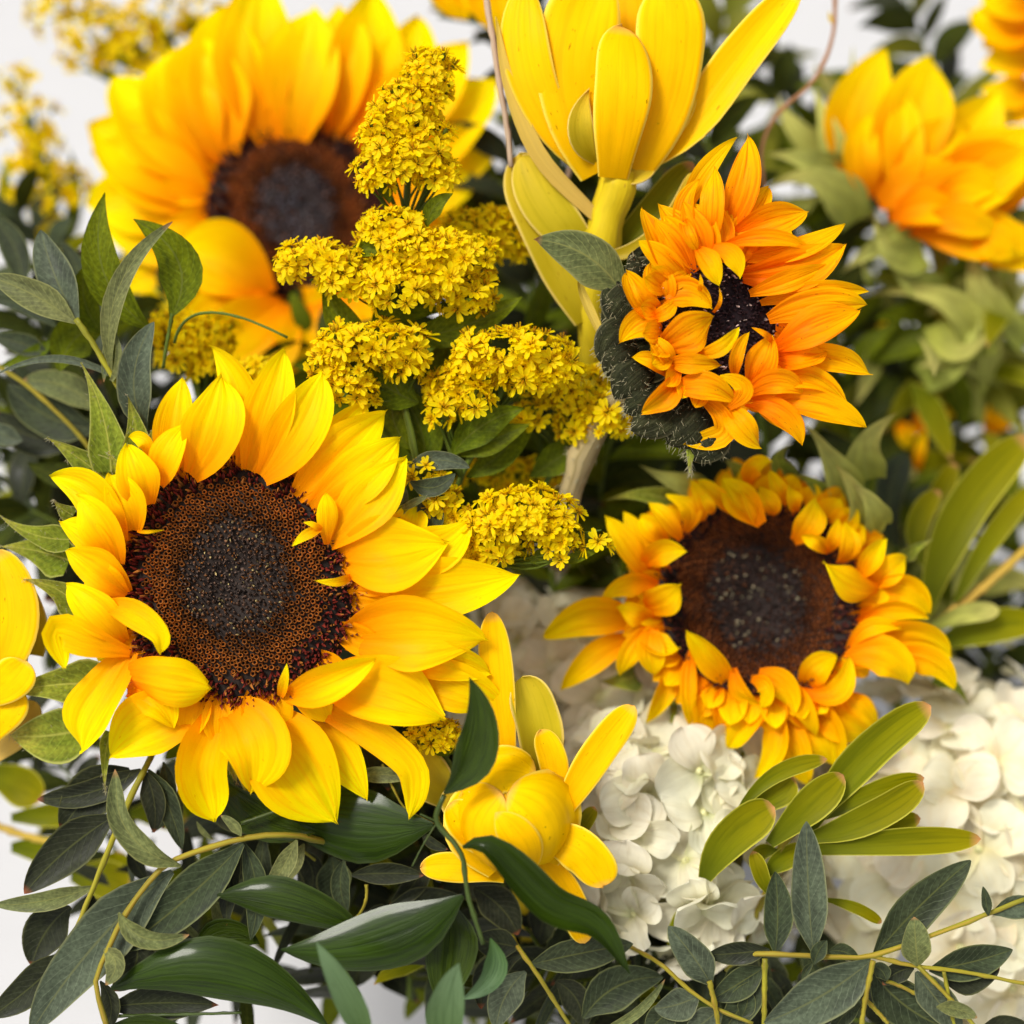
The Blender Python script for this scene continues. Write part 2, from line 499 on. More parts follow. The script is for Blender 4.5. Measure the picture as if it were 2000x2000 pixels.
EUCD = petal_mat('eucalyptus_leaf_dark', [(0, (0.0158, 0.0183, 0.0070)), (1, (0.0189, 0.0221, 0.0093))], streak=(0.0084, 0.0116, 0.0039), streak_amt=.6, transl=.08,
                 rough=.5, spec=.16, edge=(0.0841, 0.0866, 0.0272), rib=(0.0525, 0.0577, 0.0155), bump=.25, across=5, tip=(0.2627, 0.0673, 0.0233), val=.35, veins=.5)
EUCL = petal_mat('eucalyptus_leaf_pale', [(0, (0.1313, 0.1395, 0.0427)), (1, (0.1103, 0.1251, 0.0466))], streak=(0.0736, 0.0866, 0.0272), streak_amt=.6, transl=.2,
                 rough=.55, spec=.16, edge=(0.2522, 0.2501, 0.0855), rib=(0.1891, 0.1924, 0.0544), bump=.25, across=6, tip=(0.4203, 0.1924, 0.0777), val=.3, veins=.4)
RUS = petal_mat('ruscus_leaf', [(0, (.019, .036, .0003)), (1, (.024, .045, .0005))], streak=(.007, .016, .0002), streak_amt=.7, transl=.08,
                rough=.42, spec=.10, edge=(0.0370, 0.0555, 0.0111), bump=1.0, coat=.20, across=24, val=.3)
RUSL = petal_mat('ruscus_leaf_back', [(0, (.05, .095, .018)), (1, (.12, .19, .09))], streak=(.03, .065, .018), streak_amt=.7, transl=.2,
                 rough=.38, spec=.25, bump=.4, across=18)
GRN = petal_mat('goldenrod_leaf', [(0, (.080, .105, .001)), (1, (.115, .14, .002))], streak=(.035, .055, .002), streak_amt=.5, transl=.25,
                rough=.55, spec=.09, rib=(.12, .14, .02), bump=.25, across=9, val=.25, veins=.5)
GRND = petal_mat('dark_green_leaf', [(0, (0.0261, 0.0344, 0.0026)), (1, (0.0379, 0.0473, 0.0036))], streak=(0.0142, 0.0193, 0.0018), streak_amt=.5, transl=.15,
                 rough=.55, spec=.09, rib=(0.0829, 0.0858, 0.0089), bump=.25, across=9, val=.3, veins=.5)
BRA = petal_mat('sunflower_bract', [(0, (0.1299, 0.1748, 0.0120)), (.6, (0.2338, 0.2623, 0.0250)), (1, (0.3896, 0.3247, 0.0500))], streak=(0.1040, 0.1499, 0.0100), streak_amt=.6,
                transl=.25, rough=.7, spec=.09, rib=(0.3896, 0.3872, 0.0699), edge=(0.4416, 0.4496, 0.1199), bump=.5, across=10, val=.3, veins=.5, sheen=.1)
BRAP = petal_mat('pale_bract', [(0, (0.2405, 0.2664, 0.0370)), (.6, (0.4255, 0.4174, 0.0962)), (1, (0.5180, 0.4618, 0.1332))], streak=(0.2775, 0.3019, 0.0740), streak_amt=.4,
                 transl=.25, rough=.7, spec=.09, bump=.4, across=10, val=.3)
BRAD = petal_mat('dark_hairy_bract', [(0, (.012, .013, .005)), (1, (.026, .028, .011))], streak=(.055, .055, .028), streak_amt=.6, transl=.05,
                 rough=.85, spec=.1, edge=(.13, .12, .06), bump=1.0, across=30, val=.5, sheen=0, veins=.15)
HYD = petal_mat('hydrangea_sepal', [(0, (.58, .58, .28)), (.25, (.82, .78, .56)), (1, (.85, .82, .66))], streak=(.66, .60, .40), streak_amt=.45,
                transl=.35, rough=.6, spec=.12, bump=.4, across=9, val=.07, hue=.016)
HYD2 = petal_mat('hydrangea_sepal_cream', [(0, (.82, .72, .40)), (.4, (.86, .80, .58)), (1, (.86, .82, .66))], streak=(.80, .68, .42), streak_amt=.5,
                transl=.35, rough=.6, spec=.12, bump=.4, across=9, val=.07, hue=.016)
STY = petal_mat('yellow_green_stem', [(0, (.20, .185, .015)), (.5, (.25, .215, .015)), (1, (.22, .20, .02))], streak=(.30, .15, .03), streak_amt=.6, transl=0, rough=.5, spec=.15,
                bump=.5, across=6, val=.3, spots=(.25, .12, .04))
STG = petal_mat('green_stem', [(0, (.08, .11, .01)), (1, (.10, .14, .02))], streak=(.05, .07, .01), streak_amt=.7, transl=0, rough=.5, spec=.15, bump=.5, across=6, val=.3)
STD = petal_mat('dark_green_stem', [(0, (.035, .055, .006)), (1, (.045, .07, .012))], streak=(.02, .03, .004), streak_amt=.7, transl=0, rough=.4, spec=.25, bump=.4, across=6, val=.3)
STB = simple_mat('brown_twig', (.30, .14, .06), .7)
STP = petal_mat('pale_hairy_stem', [(0, (.24, .19, .08)), (1, (.34, .28, .14))], streak=(.16, .13, .05), streak_amt=.8, transl=0, rough=.9, spec=.05, bump=1., across=14, val=.4)
STL = petal_mat('yellow_stem', [(0, (.62, .42, .01)), (1, (.50, .36, .015))], streak=(.36, .25, .01), streak_amt=.7, transl=0, rough=.55, spec=.08, bump=.7, across=12, val=.2, spots=(.3, .15, .02))
FLO = simple_mat('disc_floret', (.1, .05, .03), .75, spec=.25, vcol=True, scale=900)
GOL = simple_mat('goldenrod_floret', (.9, .6, 0), .6, spec=.15, vcol=True, transl=.55)
EYE = simple_mat('hydrangea_eye', (.62, .60, .30), .6)

# ------------------------------------------------------------------ the setting
def box(name, x0, x1, y0, y1, z0, z1, mat, parent=None, bevel=0.003):
    import bmesh
    bm = bmesh.new()
    bmesh.ops.create_cube(bm, size=1)
    for v in bm.verts:
        v.co = ((x0 + x1) / 2 + v.co.x * (x1 - x0), (y0 + y1) / 2 + v.co.y * (y1 - y0), (z0 + z1) / 2 + v.co.z * (z1 - z0))
    bmesh.ops.bevel(bm, geom=bm.edges[:], offset=bevel, segments=2, affect='EDGES')
    me = bpy.data.meshes.new(name); bm.to_mesh(me); bm.free()
    me.materials.append(mat)
    o = bpy.data.objects.new(name, me); COL.objects.link(o)
    if parent: o.parent = parent
    return o


WHT = simple_mat('white_painted_wood', (.50, .495, .50), .55, var=.06, scale=30, bump=.05)
WHW = simple_mat('white_wall_paint', (.44, .44, .46), .6, var=.05, scale=20, bump=.05)
tag(box('ground', -3, 3, -1.5, 3.0, -0.05, 0.0, WHT), kind='structure')
wl = box('wall', -3, 3, 1.10, 1.2, 0.0, 2.0, WHW)
tag(wl, kind='structure')
for i in range(14):
    x = -1.05 + i * .15
    box('wall_board', x + .006, x + .144, 1.08, 1.0975, 0.0, 1.9, WHW, wl, .004)


# ------------------------------------------------------------------ sunflower disc
def disc(parent, c, R, normal, n, pal, seed=1, dome=.12, inner=.42, mid=.78, spike=1., rim_lift=0., spin=0.):
    """c in facing frame; returns the disc object with its florets"""
    r = random.Random(seed)
    nz = np.array(normal, float); nz /= np.linalg.norm(nz)
    ux = np.cross([0, 1, 0], nz); ux /= np.linalg.norm(ux)
    uy = np.cross(nz, ux)
    o0 = origin_of(parent)

    def hgt(q):  # q = r/R
        return R * (dome * (1 - q * q) - .10 * math.exp(-(q / .22) ** 2) + rim_lift * q ** 4)
    # receptacle
    V = [c + nz * hgt(0)]; Fc = []; nr, na = 10, 40
    for i in range(1, nr + 1):
        q = i / nr
        for j in range(na):
            a = 2 * math.pi * j / na
            V.append(c + (ux * math.cos(a) + uy * math.sin(a)) * R * q + nz * (hgt(q) - 3))
    for j in range(na):
        a = 2 * math.pi * j / na
        V.append(c + (ux * math.cos(a) + uy * math.sin(a)) * R * .93 - nz * R * .22)
    V.append(c - nz * R * .35)
    for j in range(na): Fc.append((0, 1 + j, 1 + (j + 1) % na))
    for i in range(nr):
        for j in range(na):
            a, b = 1 + i * na + j, 1 + i * na + (j + 1) % na
            Fc.append((a, a + na, b + na, b))
    last = len(V) - 1
    for j in range(na): Fc.append((1 + nr * na + j, last, 1 + nr * na + (j + 1) % na))
    colr = np.tile(np.array(pal['floor']), (len(V), 1))
    base = obj('disc', mesh_np('disc', (np.array(V) - o0) * S, Fc, FLO, col=colr), parent)
    # florets
    V = []; Fc = []; Cc = []
    GA = math.pi * (3 - math.sqrt(5))
    sp = R * math.sqrt(math.pi / n)
    for i in range(1, n):
        q = math.sqrt(i / n)
        a = i * GA + spin
        jr = .18 if q < mid else .5
        rad = R * q + r.gauss(0, jr * sp * .5); a2 = a + r.gauss(0, jr * sp * .5) / max(rad, 1)
        er, et = ux * math.cos(a2) + uy * math.sin(a2), -ux * math.sin(a2) + uy * math.cos(a2)
        p = c + er * rad + nz * (hgt(q) - 2)
        b = len(V)
        qq = q + r.gauss(0, .03) + .04 * math.sin(a2 * 2 + 1)
        if qq < inner:
            h = sp * r.uniform(.3, 1.1) * (.55 + .6 * q / inner); k = sp * r.uniform(.26, .44)
            gi = (q / inner) ** 2
            cl = (np.array(pal['in']) * (1 - gi * .6) + np.array(pal['mid']) * gi * .35) * r.uniform(.25, 1.3)
            tipc = cl * r.uniform(.9, 1.6)
            p = p + er * r.gauss(0, sp * .13) + et * r.gauss(0, sp * .13)
            if r.random() < .07: tipc = np.array(pal['speck']) * r.uniform(.5, 1.2)
            for j in range(5):
                t = 2 * math.pi * j / 5 + r.uniform(-.3, .3)
                V.append(p + (er * math.cos(t) + et * math.sin(t)) * k); Cc.append(cl * .6)
            for j in range(3):
                t = 2 * math.pi * j / 3 + r.uniform(-.4, .4)
                V.append(p + (er * math.cos(t) + et * math.sin(t)) * k * .45 + nz * h - er * h * .2); Cc.append(tipc)
            Fc += [(b, b + 1, b + 6, b + 5), (b + 1, b + 2, b + 6), (b + 2, b + 3, b + 7, b + 6), (b + 3, b + 4, b + 7), (b + 4, b, b + 5, b + 7), (b + 5, b + 6, b + 7)]
        elif qq < mid:
            h = sp * r.uniform(.7, 1.0); k = sp * .56 * r.uniform(.82, 1.12)
            g = (qq - inner) / (mid - inner)
            cl = (np.array(pal['mid']) * (.35 + .85 * min(1, g * 1.7))) * r.uniform(.7, 1.25)
            for j in range(5):
                t = 2 * math.pi * j / 5 + a
                e = er * math.cos(t) + et * math.sin(t)
                V.append(p + e * k); Cc.append(cl * .45)
            for j in range(5):
                t = 2 * math.pi * j / 5 + a
                e = er * math.cos(t) + et * math.sin(t)
                V.append(p + e * k * .82 + nz * h * r.uniform(.8, 1.2)); Cc.append(cl * r.uniform(.8, 1.3))
            for j in range(5):
                t = 2 * math.pi * j / 5 + a
                e = er * math.cos(t) + et * math.sin(t)
                V.append(p + e * k * .45 + nz * h * .5); Cc.append(np.array(pal['hole']))
            V.append(p + nz * h * .0); Cc.append(np.array(pal['hole']) * .5)
            for j in range(5):
                j2 = (j + 1) % 5
                Fc += [(b + j, b + j2, b + 5 + j2, b + 5 + j), (b + 5 + j, b + 5 + j2, b + 10 + j2, b + 10 + j), (b + 10 + j, b + 10 + j2, b + 15)]
        else:
            for rep in range(2):
                b = len(V)
                h = sp * r.uniform(1.0, 2.3) * spike; k = sp * .34
                lean = er * r.uniform(.1, .8) + et * r.uniform(-.5, .5)
                pp = p + er * r.uniform(-.4, .4) * sp + et * r.uniform(-.4, .4) * sp
                cl = np.array(pal['out']) * r.uniform(.5, 1.5)
                if r.random() < .22: cl = np.array(pal['mid']) * r.uniform(.5, 1.0)
                for lv, (hh, kk) in enumerate(((0, 1), (.6, .8), (1., .25))):
                    for j in range(3):
                        t = 2 * math.pi * j / 3 + a
                        V.append(pp + (er * math.cos(t) + et * math.sin(t)) * k * kk + (nz + lean * hh * .7) * h * hh)
                        Cc.append(cl * (.5 + .6 * hh))
                for lv in range(2):
                    for j in range(3):
                        x, y = b + lv * 3 + j, b + lv * 3 + (j + 1) % 3
                        Fc.append((x, y, y + 3, x + 3))
                Fc.append((b + 6, b + 7, b + 8))
    for i in range(int(n * inner * inner * 2.4)):
        rad = R * inner * 1.05 * math.sqrt(r.random()); a = r.uniform(0, 6.283)
        er, et = ux * math.cos(a) + uy * math.sin(a), -ux * math.sin(a) + uy * math.cos(a)
        p = c + er * rad + nz * (hgt(rad / R) - 1)
        h = sp * r.uniform(.5, 1.35); k = sp * r.uniform(.10, .22)
        lean = er * r.uniform(-.9, .2) + et * r.uniform(-.6, .6)
        cl = np.array(pal['in']) * r.uniform(.3, 1.5)
        if r.random() < .08: cl = np.array(pal['speck']) * r.uniform(.5, 1.3)
        elif r.random() < .2: cl = np.array(pal['mid']) * r.uniform(.2, .6)
        b = len(V)
        for hh, kk in ((0, 1.), (.7, .9), (1., .3)):
            for j in range(3):
                t = 2.094 * j + a * 7
                V.append(p + (er * math.cos(t) + et * math.sin(t)) * k * kk + (nz + lean * hh * .6) * h * hh); Cc.append(cl * (.6 + .6 * hh))
        for lv in range(2):
            for j in range(3):
                x, y = b + lv * 3 + j, b + lv * 3 + (j + 1) % 3
                Fc.append((x, y, y + 3, x + 3))
        Fc.append((b + 6, b + 7, b + 8))
    fl = obj('floret_mass', mesh_np('floret_mass', (np.array(V) - o0) * S, Fc, FLO, col=np.array(Cc), smooth=False), base)
    tag(fl, kind='stuff')
    return base


PAL1 = dict(floor=(.015, .008, .005), speck=(.40, .30, .12), hole=(.018, .004, .003), mid=(.44, .15, .02), out=(.12, .010, .004))
PAL1['in'] = (.075, .048, .036)
PAL2 = dict(floor=(.02, .01, .008), speck=(.22, .20, .20), hole=(.03, .01, .006), mid=(.40, .12, .02), out=(.06, .010, .006))
PAL2['in'] = (.10, .095, .115)
PAL3 = dict(floor=(.015, .007, .005), speck=(.35, .30, .18), hole=(.02, .006, .004), mid=(.24, .07, .012), out=(.045, .008, .005))
PAL3['in'] = (.038, .026, .022)
PAL4 = dict(floor=(.012, .004, .006), speck=(.55, .40, .35), hole=(.01, .004, .004), mid=(.05, .02, .02), out=(.04, .012, .014))
PAL4['in'] = (.03, .012, .014)


def petals(parent, rows, mat, zoff, name='petal', **kw):
    for i, row in enumerate(rows):
        crop, pts, w, z = row[:4]
        o = dict(kind='petal', cup=.14, ridge=.24, wave=.06, notch=.06, nu=15, nv=18)
        o.update(kw)
        if len(row) > 4: o.update(row[4])
        m = o.pop('mat', mat)
        if not isinstance(z, (list, tuple)):
            z = [z - 22, z + 22, z - 8] if len(pts) == 3 else ([z - 15, z] if len(pts) == 2 else z)
        blade(parent, name, crop, pts, w, z, m, zoff, **o)


def filler_ring(parent, c, R, normal, n, L, w, mat, seed, zdrop=-.3, a0=0, a1=360, kind='petal'):
    """the second row of petals, seen in the gaps"""
    r = random.Random(seed)
    nz = np.array(normal, float); nz /= np.linalg.norm(nz)
    ux = np.cross([0, 1, 0], nz); ux /= np.linalg.norm(ux); uy = np.cross(nz, ux)
    for i in range(n):
        a = math.radians(a0 + (a1 - a0) * (i + r.uniform(-.3, .3)) / n)
        e = ux * math.cos(a) + uy * math.sin(a)
        l = L * r.uniform(.8, 1.1)
        p0 = c + e * R * .92 - nz * R * .12
        p1 = c + e * (R + l * .5) + nz * l * (zdrop * .2)
        p2 = c + e * (R + l) + nz * l * zdrop
        V, Fc, UV = blade_geom([p0, p1, p2], w * r.uniform(.8, 1.1), kind=kind, cup=.15, ridge=.17, wave=.05, seed=seed * 100 + i, roll=r.uniform(-.3, .3), nu=13)
        obj('petal', mesh_np('petal', (V - origin_of(parent)) * S, Fc, mat, uv=UV), parent)


# ------------------------------------------------------------------ front sunflower
c1 = P(463, 1130, 0)
s1 = thing('sunflower', c1, 'large sharp yellow sunflower with brown dotted centre, in front at the lower left', 'sunflower', 'sunflowers in the arrangement')
n1 = (-.05, .12, 1)
disc(s1, c1 + np.array([0, 0, -18]), 250, n1, 1650, PAL1, seed=3, dome=.12, inner=.43, mid=.74)
filler_ring(s1, c1, 225, n1, 26, 95, 75, YEL2, 5, zdrop=-.45)
rows1 = [
 (A_, [(1090, 1080), (1120, 700), (1180, 330)], 280, -15),
 (A_, [(1010, 1150), (1080, 900), (1210, 690)], 270, 12),
 (A_, [(1250, 1080), (1420, 720), (1480, 320)], 430, 14),
 (A_, [(1560, 1000), (1640, 560), (1390, 100)], 330, -28),
 (A_, [(1610, 1030), (1720, 650), (1850, 200)], 190, -12),
 (A_, [(1680, 1040), (1830, 600), (1950, 130)], 360, 4),
 (B_, [(-150, 1100), (120, 740), (310, 285)], 420, 16),
 (B_, [(60, 1180), (400, 850), (640, 515)], 350, -25),
 (B_, [(110, 1240), (450, 900), (790, 590)], 380, 4),
 (B_, [(230, 1330), (600, 1060), (890, 800)], 380, 14),
 (B_, [(360, 1590), (700, 1230), (930, 950)], 380, 24),
 (B_, [(340, 1600), (345, 1400), (330, 1210)], 150, [20, 45, 60], dict(kind='curl', cup=-.2)),
 (B_, [(290, 1480), (180, 1530), (80, 1610)], 80, [40, 62, 50], dict(kind='thin')),
 (B_, [(300, 1490), (240, 1450), (165, 1430)], 50, [40, 55, 50], dict(kind='thin')),
 (B_, [(860, 1560), (980, 1420), (1010, 1290)], 270, -40),
 (B_, [(800, 1680), (1160, 1640), (1420, 1420)], 340, -6),
 (B_, [(430, 1700), (800, 1670), (1230, 1600)], 540, [-10, 48, 20]),
 (D_, [(480, 130), (1150, 90), (1790, -30)], 450, 0),
 (D_, [(460, 460), (950, 400), (1550, 470)], 530, [-5, 55, 30]),
 (D_, [(900, 600), (1300, 630), (1570, 710)], 300, 4),
 (D_, [(900, 750), (1350, 820), (1680, 970)], 380, -16),
 (D_, [(280, 800), (800, 850), (1230, 1060)], 500, [0, 45, 20]),
 (D_, [(30, 890), (350, 790), (720, 600)], 270, [20, 75, 55], dict(cup=.3)),
 (D_, [(200, 960), (620, 1130), (960, 1380), (1010, 1600), (960, 1815)], 250, [-10, 15, 20, 10, -10], dict(kind='curl', nv=20)),
 (C_, [(1700, 960), (2000, 1400), (2340, 1840)], 640, [-10, 20, -5]),
 (C_, [(1490, 980), (1730, 1200), (1700, 1620)], 500, [0, 62, 35]),
 (D_, [(180, 950), (430, 1320), (640, 1660)], 300, -32),
 (C_, [(1500, 930), (1430, 1110), (1330, 1450), (1430, 1835)], 380, [0, 18, 40, 15], dict(kind='curl', cup=.35, nv=18)),
 (C_, [(1400, 1040), (1020, 1060), (640, 1340)], 470, [-10, 18, 0]),
 (C_, [(760, 850), (1000, 930), (1110, 1120)], 250, 26),
 (C_, [(770, 730), (1050, 780), (1395, 830)], 360, [10, 75, 55], dict(cup=-.25, notch=.12, kind='oval')),
 (C_, [(800, 540), (620, 800), (440, 1100), (420, 1310)], 390, [0, 30, 35, 15], dict(kind='curl')),
 (C_, [(790, 560), (500, 480), (230, 400), (290, 675)], 250, [10, 45, 60, 70], dict(kind='curl', nv=20)),
 (C_, [(750, 480), (560, 280), (310, 45)], 280, [0, 45, 15]),
 (C_, [(560, 180), (830, 270), (1010, 420), (1020, 565)], 200, [20, 68, 78, 65], dict(kind='curl', nv=18)),
 (A_, [(770, 1970), (560, 1790), (320, 1640)], 290, [0, 35, 20]),
 (C_, [(760, 120), (600, 20), (470, -100)], 270, [0, 22, 0]),
 (A_, [(660, 1790), (500, 1560), (260, 1420)], 230, 8),
 (A_, [(700, 1750), (540, 1430), (390, 1230)], 300, [0, 45, 25]),
 (A_, [(730, 1570), (520, 1240), (195, 1080)], 320, 12),
 (A_, [(820, 1500), (760, 1290), (630, 1060)], 290, [0, 48, 20]),
 (A_, [(930, 1300), (840, 1090), (770, 850)], 310, [0, 50, 28]),
 (A_, [(930, 1000), (900, 820), (780, 790)], 120, 0, dict(kind='curl')),
 (A_, [(840, 1495), (950, 1500), (1050, 1488)], 28, 62, dict(kind='thin')),
 (D_, [(-10, 890), (20, 770), (40, 640)], 80, [30, 55, 60], dict(kind='thin')),
 (B_, [(520, 1840), (410, 1880), (250, 1870)], 70, [20, 55, 60], dict(kind='thin')),
]
petals(s1, [(a[0], a[1], a[2] * 1.06) + tuple(a[3:]) for a in rows1], YEL, 0, wave=.09, jit=.5, notch=.10)
bracts1 = [
 (A_, [(640, 1050), (600, 700), (415, 225)], 330, [-60, -50, -30]),
 (A_, [(860, 950), (830, 720), (770, 470)], 230, [-60, -45, -30]),
 (A_, [(620, 1120), (380, 930), (160, 790)], 270, [-70, -50, -30]),
 (A_, [(720, 1100), (680, 1000), (620, 900)], 130, [-30, -20, -20]),
 (A_, [(360, 1380), (280, 1330), (210, 1260)], 150, [-50, -40, -30]),
 (A_, [(330, 1560), (60, 1520), (-200, 1370)], 210, [-70, -60, -60]),
 (A_, [(330, 1720), (60, 1640), (-200, 1610)], 330, [-80, -70, -60]),
 (C_, [(420, 250), (250, 90), (-20, 10)], 260, [-60, -45, -30]),
 (C_, [(600, 800), (250, 800), (-190, 880)], 380, [-70, -50, -50]),
 (C_, [(640, 1150), (600, 1350), (605, 1620)], 110, [-60, -30, -20]),
 (C_, [(560, 1100), (230, 1180), (-120, 1190)], 420, [-90, -80, -80], dict(kind='leaf')),
 (D_, [(230, 950), (300, 1040), (400, 1080)], 160, [-40, -25, -20]),
 (D_, [(380, 1100), (560, 1250), (590, 1440)], 160, [-60, -50, -40]),
 (C_, [(1500, 1100), (1530, 1300), (1600, 1560)], 220, [-60, -50, -40]),
 (A_, [(1000, 1000), (960, 820), (1050, 620)], 140, [-60, -50, -50]),
 (A_, [(1560, 700), (1700, 500), (1740, 400)], 160, [-60, -50, -50]),
 (B_, [(700, 1500), (900, 1340), (1100, 1230)], 130, [-30, -20, -10]),
]
petals(s1, bracts1, BRA, 0, name='bract', kind='bract', ridge=.05, notch=0)
stem(s1, PX, [(463, 1140), (500, 1300), (640, 1600)], [46, 40], [-60, -350, -900], STG)

# ------------------------------------------------------------------ back-left sunflower
Z2 = -620
c2 = P(580, 410, Z2)
s2 = thing('sunflower', c2, 'blurred yellow sunflower with grey-blue centre, standing behind the goldenrod plume', 'sunflower', 'sunflowers in the arrangement')
n2 = (0.05, .10, 1)
disc(s2, c2, 205, n2, 900, PAL2, seed=5, dome=.10, inner=.46, mid=.80)
filler_ring(s2, c2, 200, n2, 30, 200, 105, YEL, 6, zdrop=-.2, a0=-20, a1=190)
filler_ring(s2, c2, 190, n2, 14, 110, 90, YEL2, 8, zdrop=-.2, a0=190, a1=330)
rows2 = [
 (F, [(400, 350), (310, 250), (210, 145)], 150, -10),
 (F, [(395, 370), (280, 290), (170, 235)], 160, 10),
 (F, [(390, 400), (280, 380), (160, 385)], 130, -15),
 (F, [(390, 400), (300, 330), (175, 290)], 140, 5),
 (F, [(410, 320), (340, 200), (320, 95)], 150, -5),
 (F, [(430, 300), (390, 180), (370, 70)], 160, 15),
 (F, [(470, 285), (430, 150), (430, 10)], 160, 0),
 (F, [(510, 270), (480, 120), (500, -50)], 150, 15),
 (F, [(560, 265), (570, 130), (590, 15)], 150, 20),
 (F, [(610, 260), (640, 120), (640, 10)], 130, 0),
 (F, [(640, 262), (690, 120), (700, -20)], 140, 10),
 (F, [(670, 275), (760, 140), (790, 30)], 140, -5),
 (F, [(690, 300), (800, 170), (880, 80)], 140, 10),
 (F, [(710, 330), (830, 240), (935, 145)], 150, 0),
 (F, [(715, 360), (850, 300), (940, 270)], 130, -15),
 (F, [(715, 380), (820, 350), (900, 340)], 120, 5),
 (F, [(400, 450), (300, 440), (200, 420)], 130, -20),
 (F, [(505, 560), (420, 490), (325, 475)], 140, [60, 110, 70]),
 (F, [(440, 530), (340, 570), (270, 560)], 130, 50),
 (F, [(510, 560), (430, 620), (320, 640)], 170, [60, 110, 100]),
 (F, [(540, 575), (480, 640), (410, 700)], 160, [70, 130, 120]),
 (F, [(560, 575), (540, 650), (500, 710)], 150, [50, 90, 80]),
 (F, [(590, 570), (600, 630), (600, 695)], 170, [60, 110, 90]),
 (F, [(640, 560), (660, 620), (650, 680)], 140, [40, 80, 60]),
 (F, [(540, 550), (590, 600), (640, 590)], 130, 30),
 (F, [(400, 500), (330, 500), (200, 540)], 90, -25),
]
petals(s2, rows2, YEL, Z2)
petals(s2, [(F, [(500, 560), (420, 650), (330, 720)], 130, -60), (F, [(600, 560), (680, 640), (740, 700)], 130, -60),
            (F, [(560, 560), (540, 660), (560, 740)], 130, -70), (F, [(390, 420), (280, 470), (200, 520)], 110, -60)], BRA, Z2, name='bract', kind='bract')
stem(s2, F, [(560, 420), (580, 620), (640, 900)], [40, 36], [-60, -200, -350], STG, Z2)

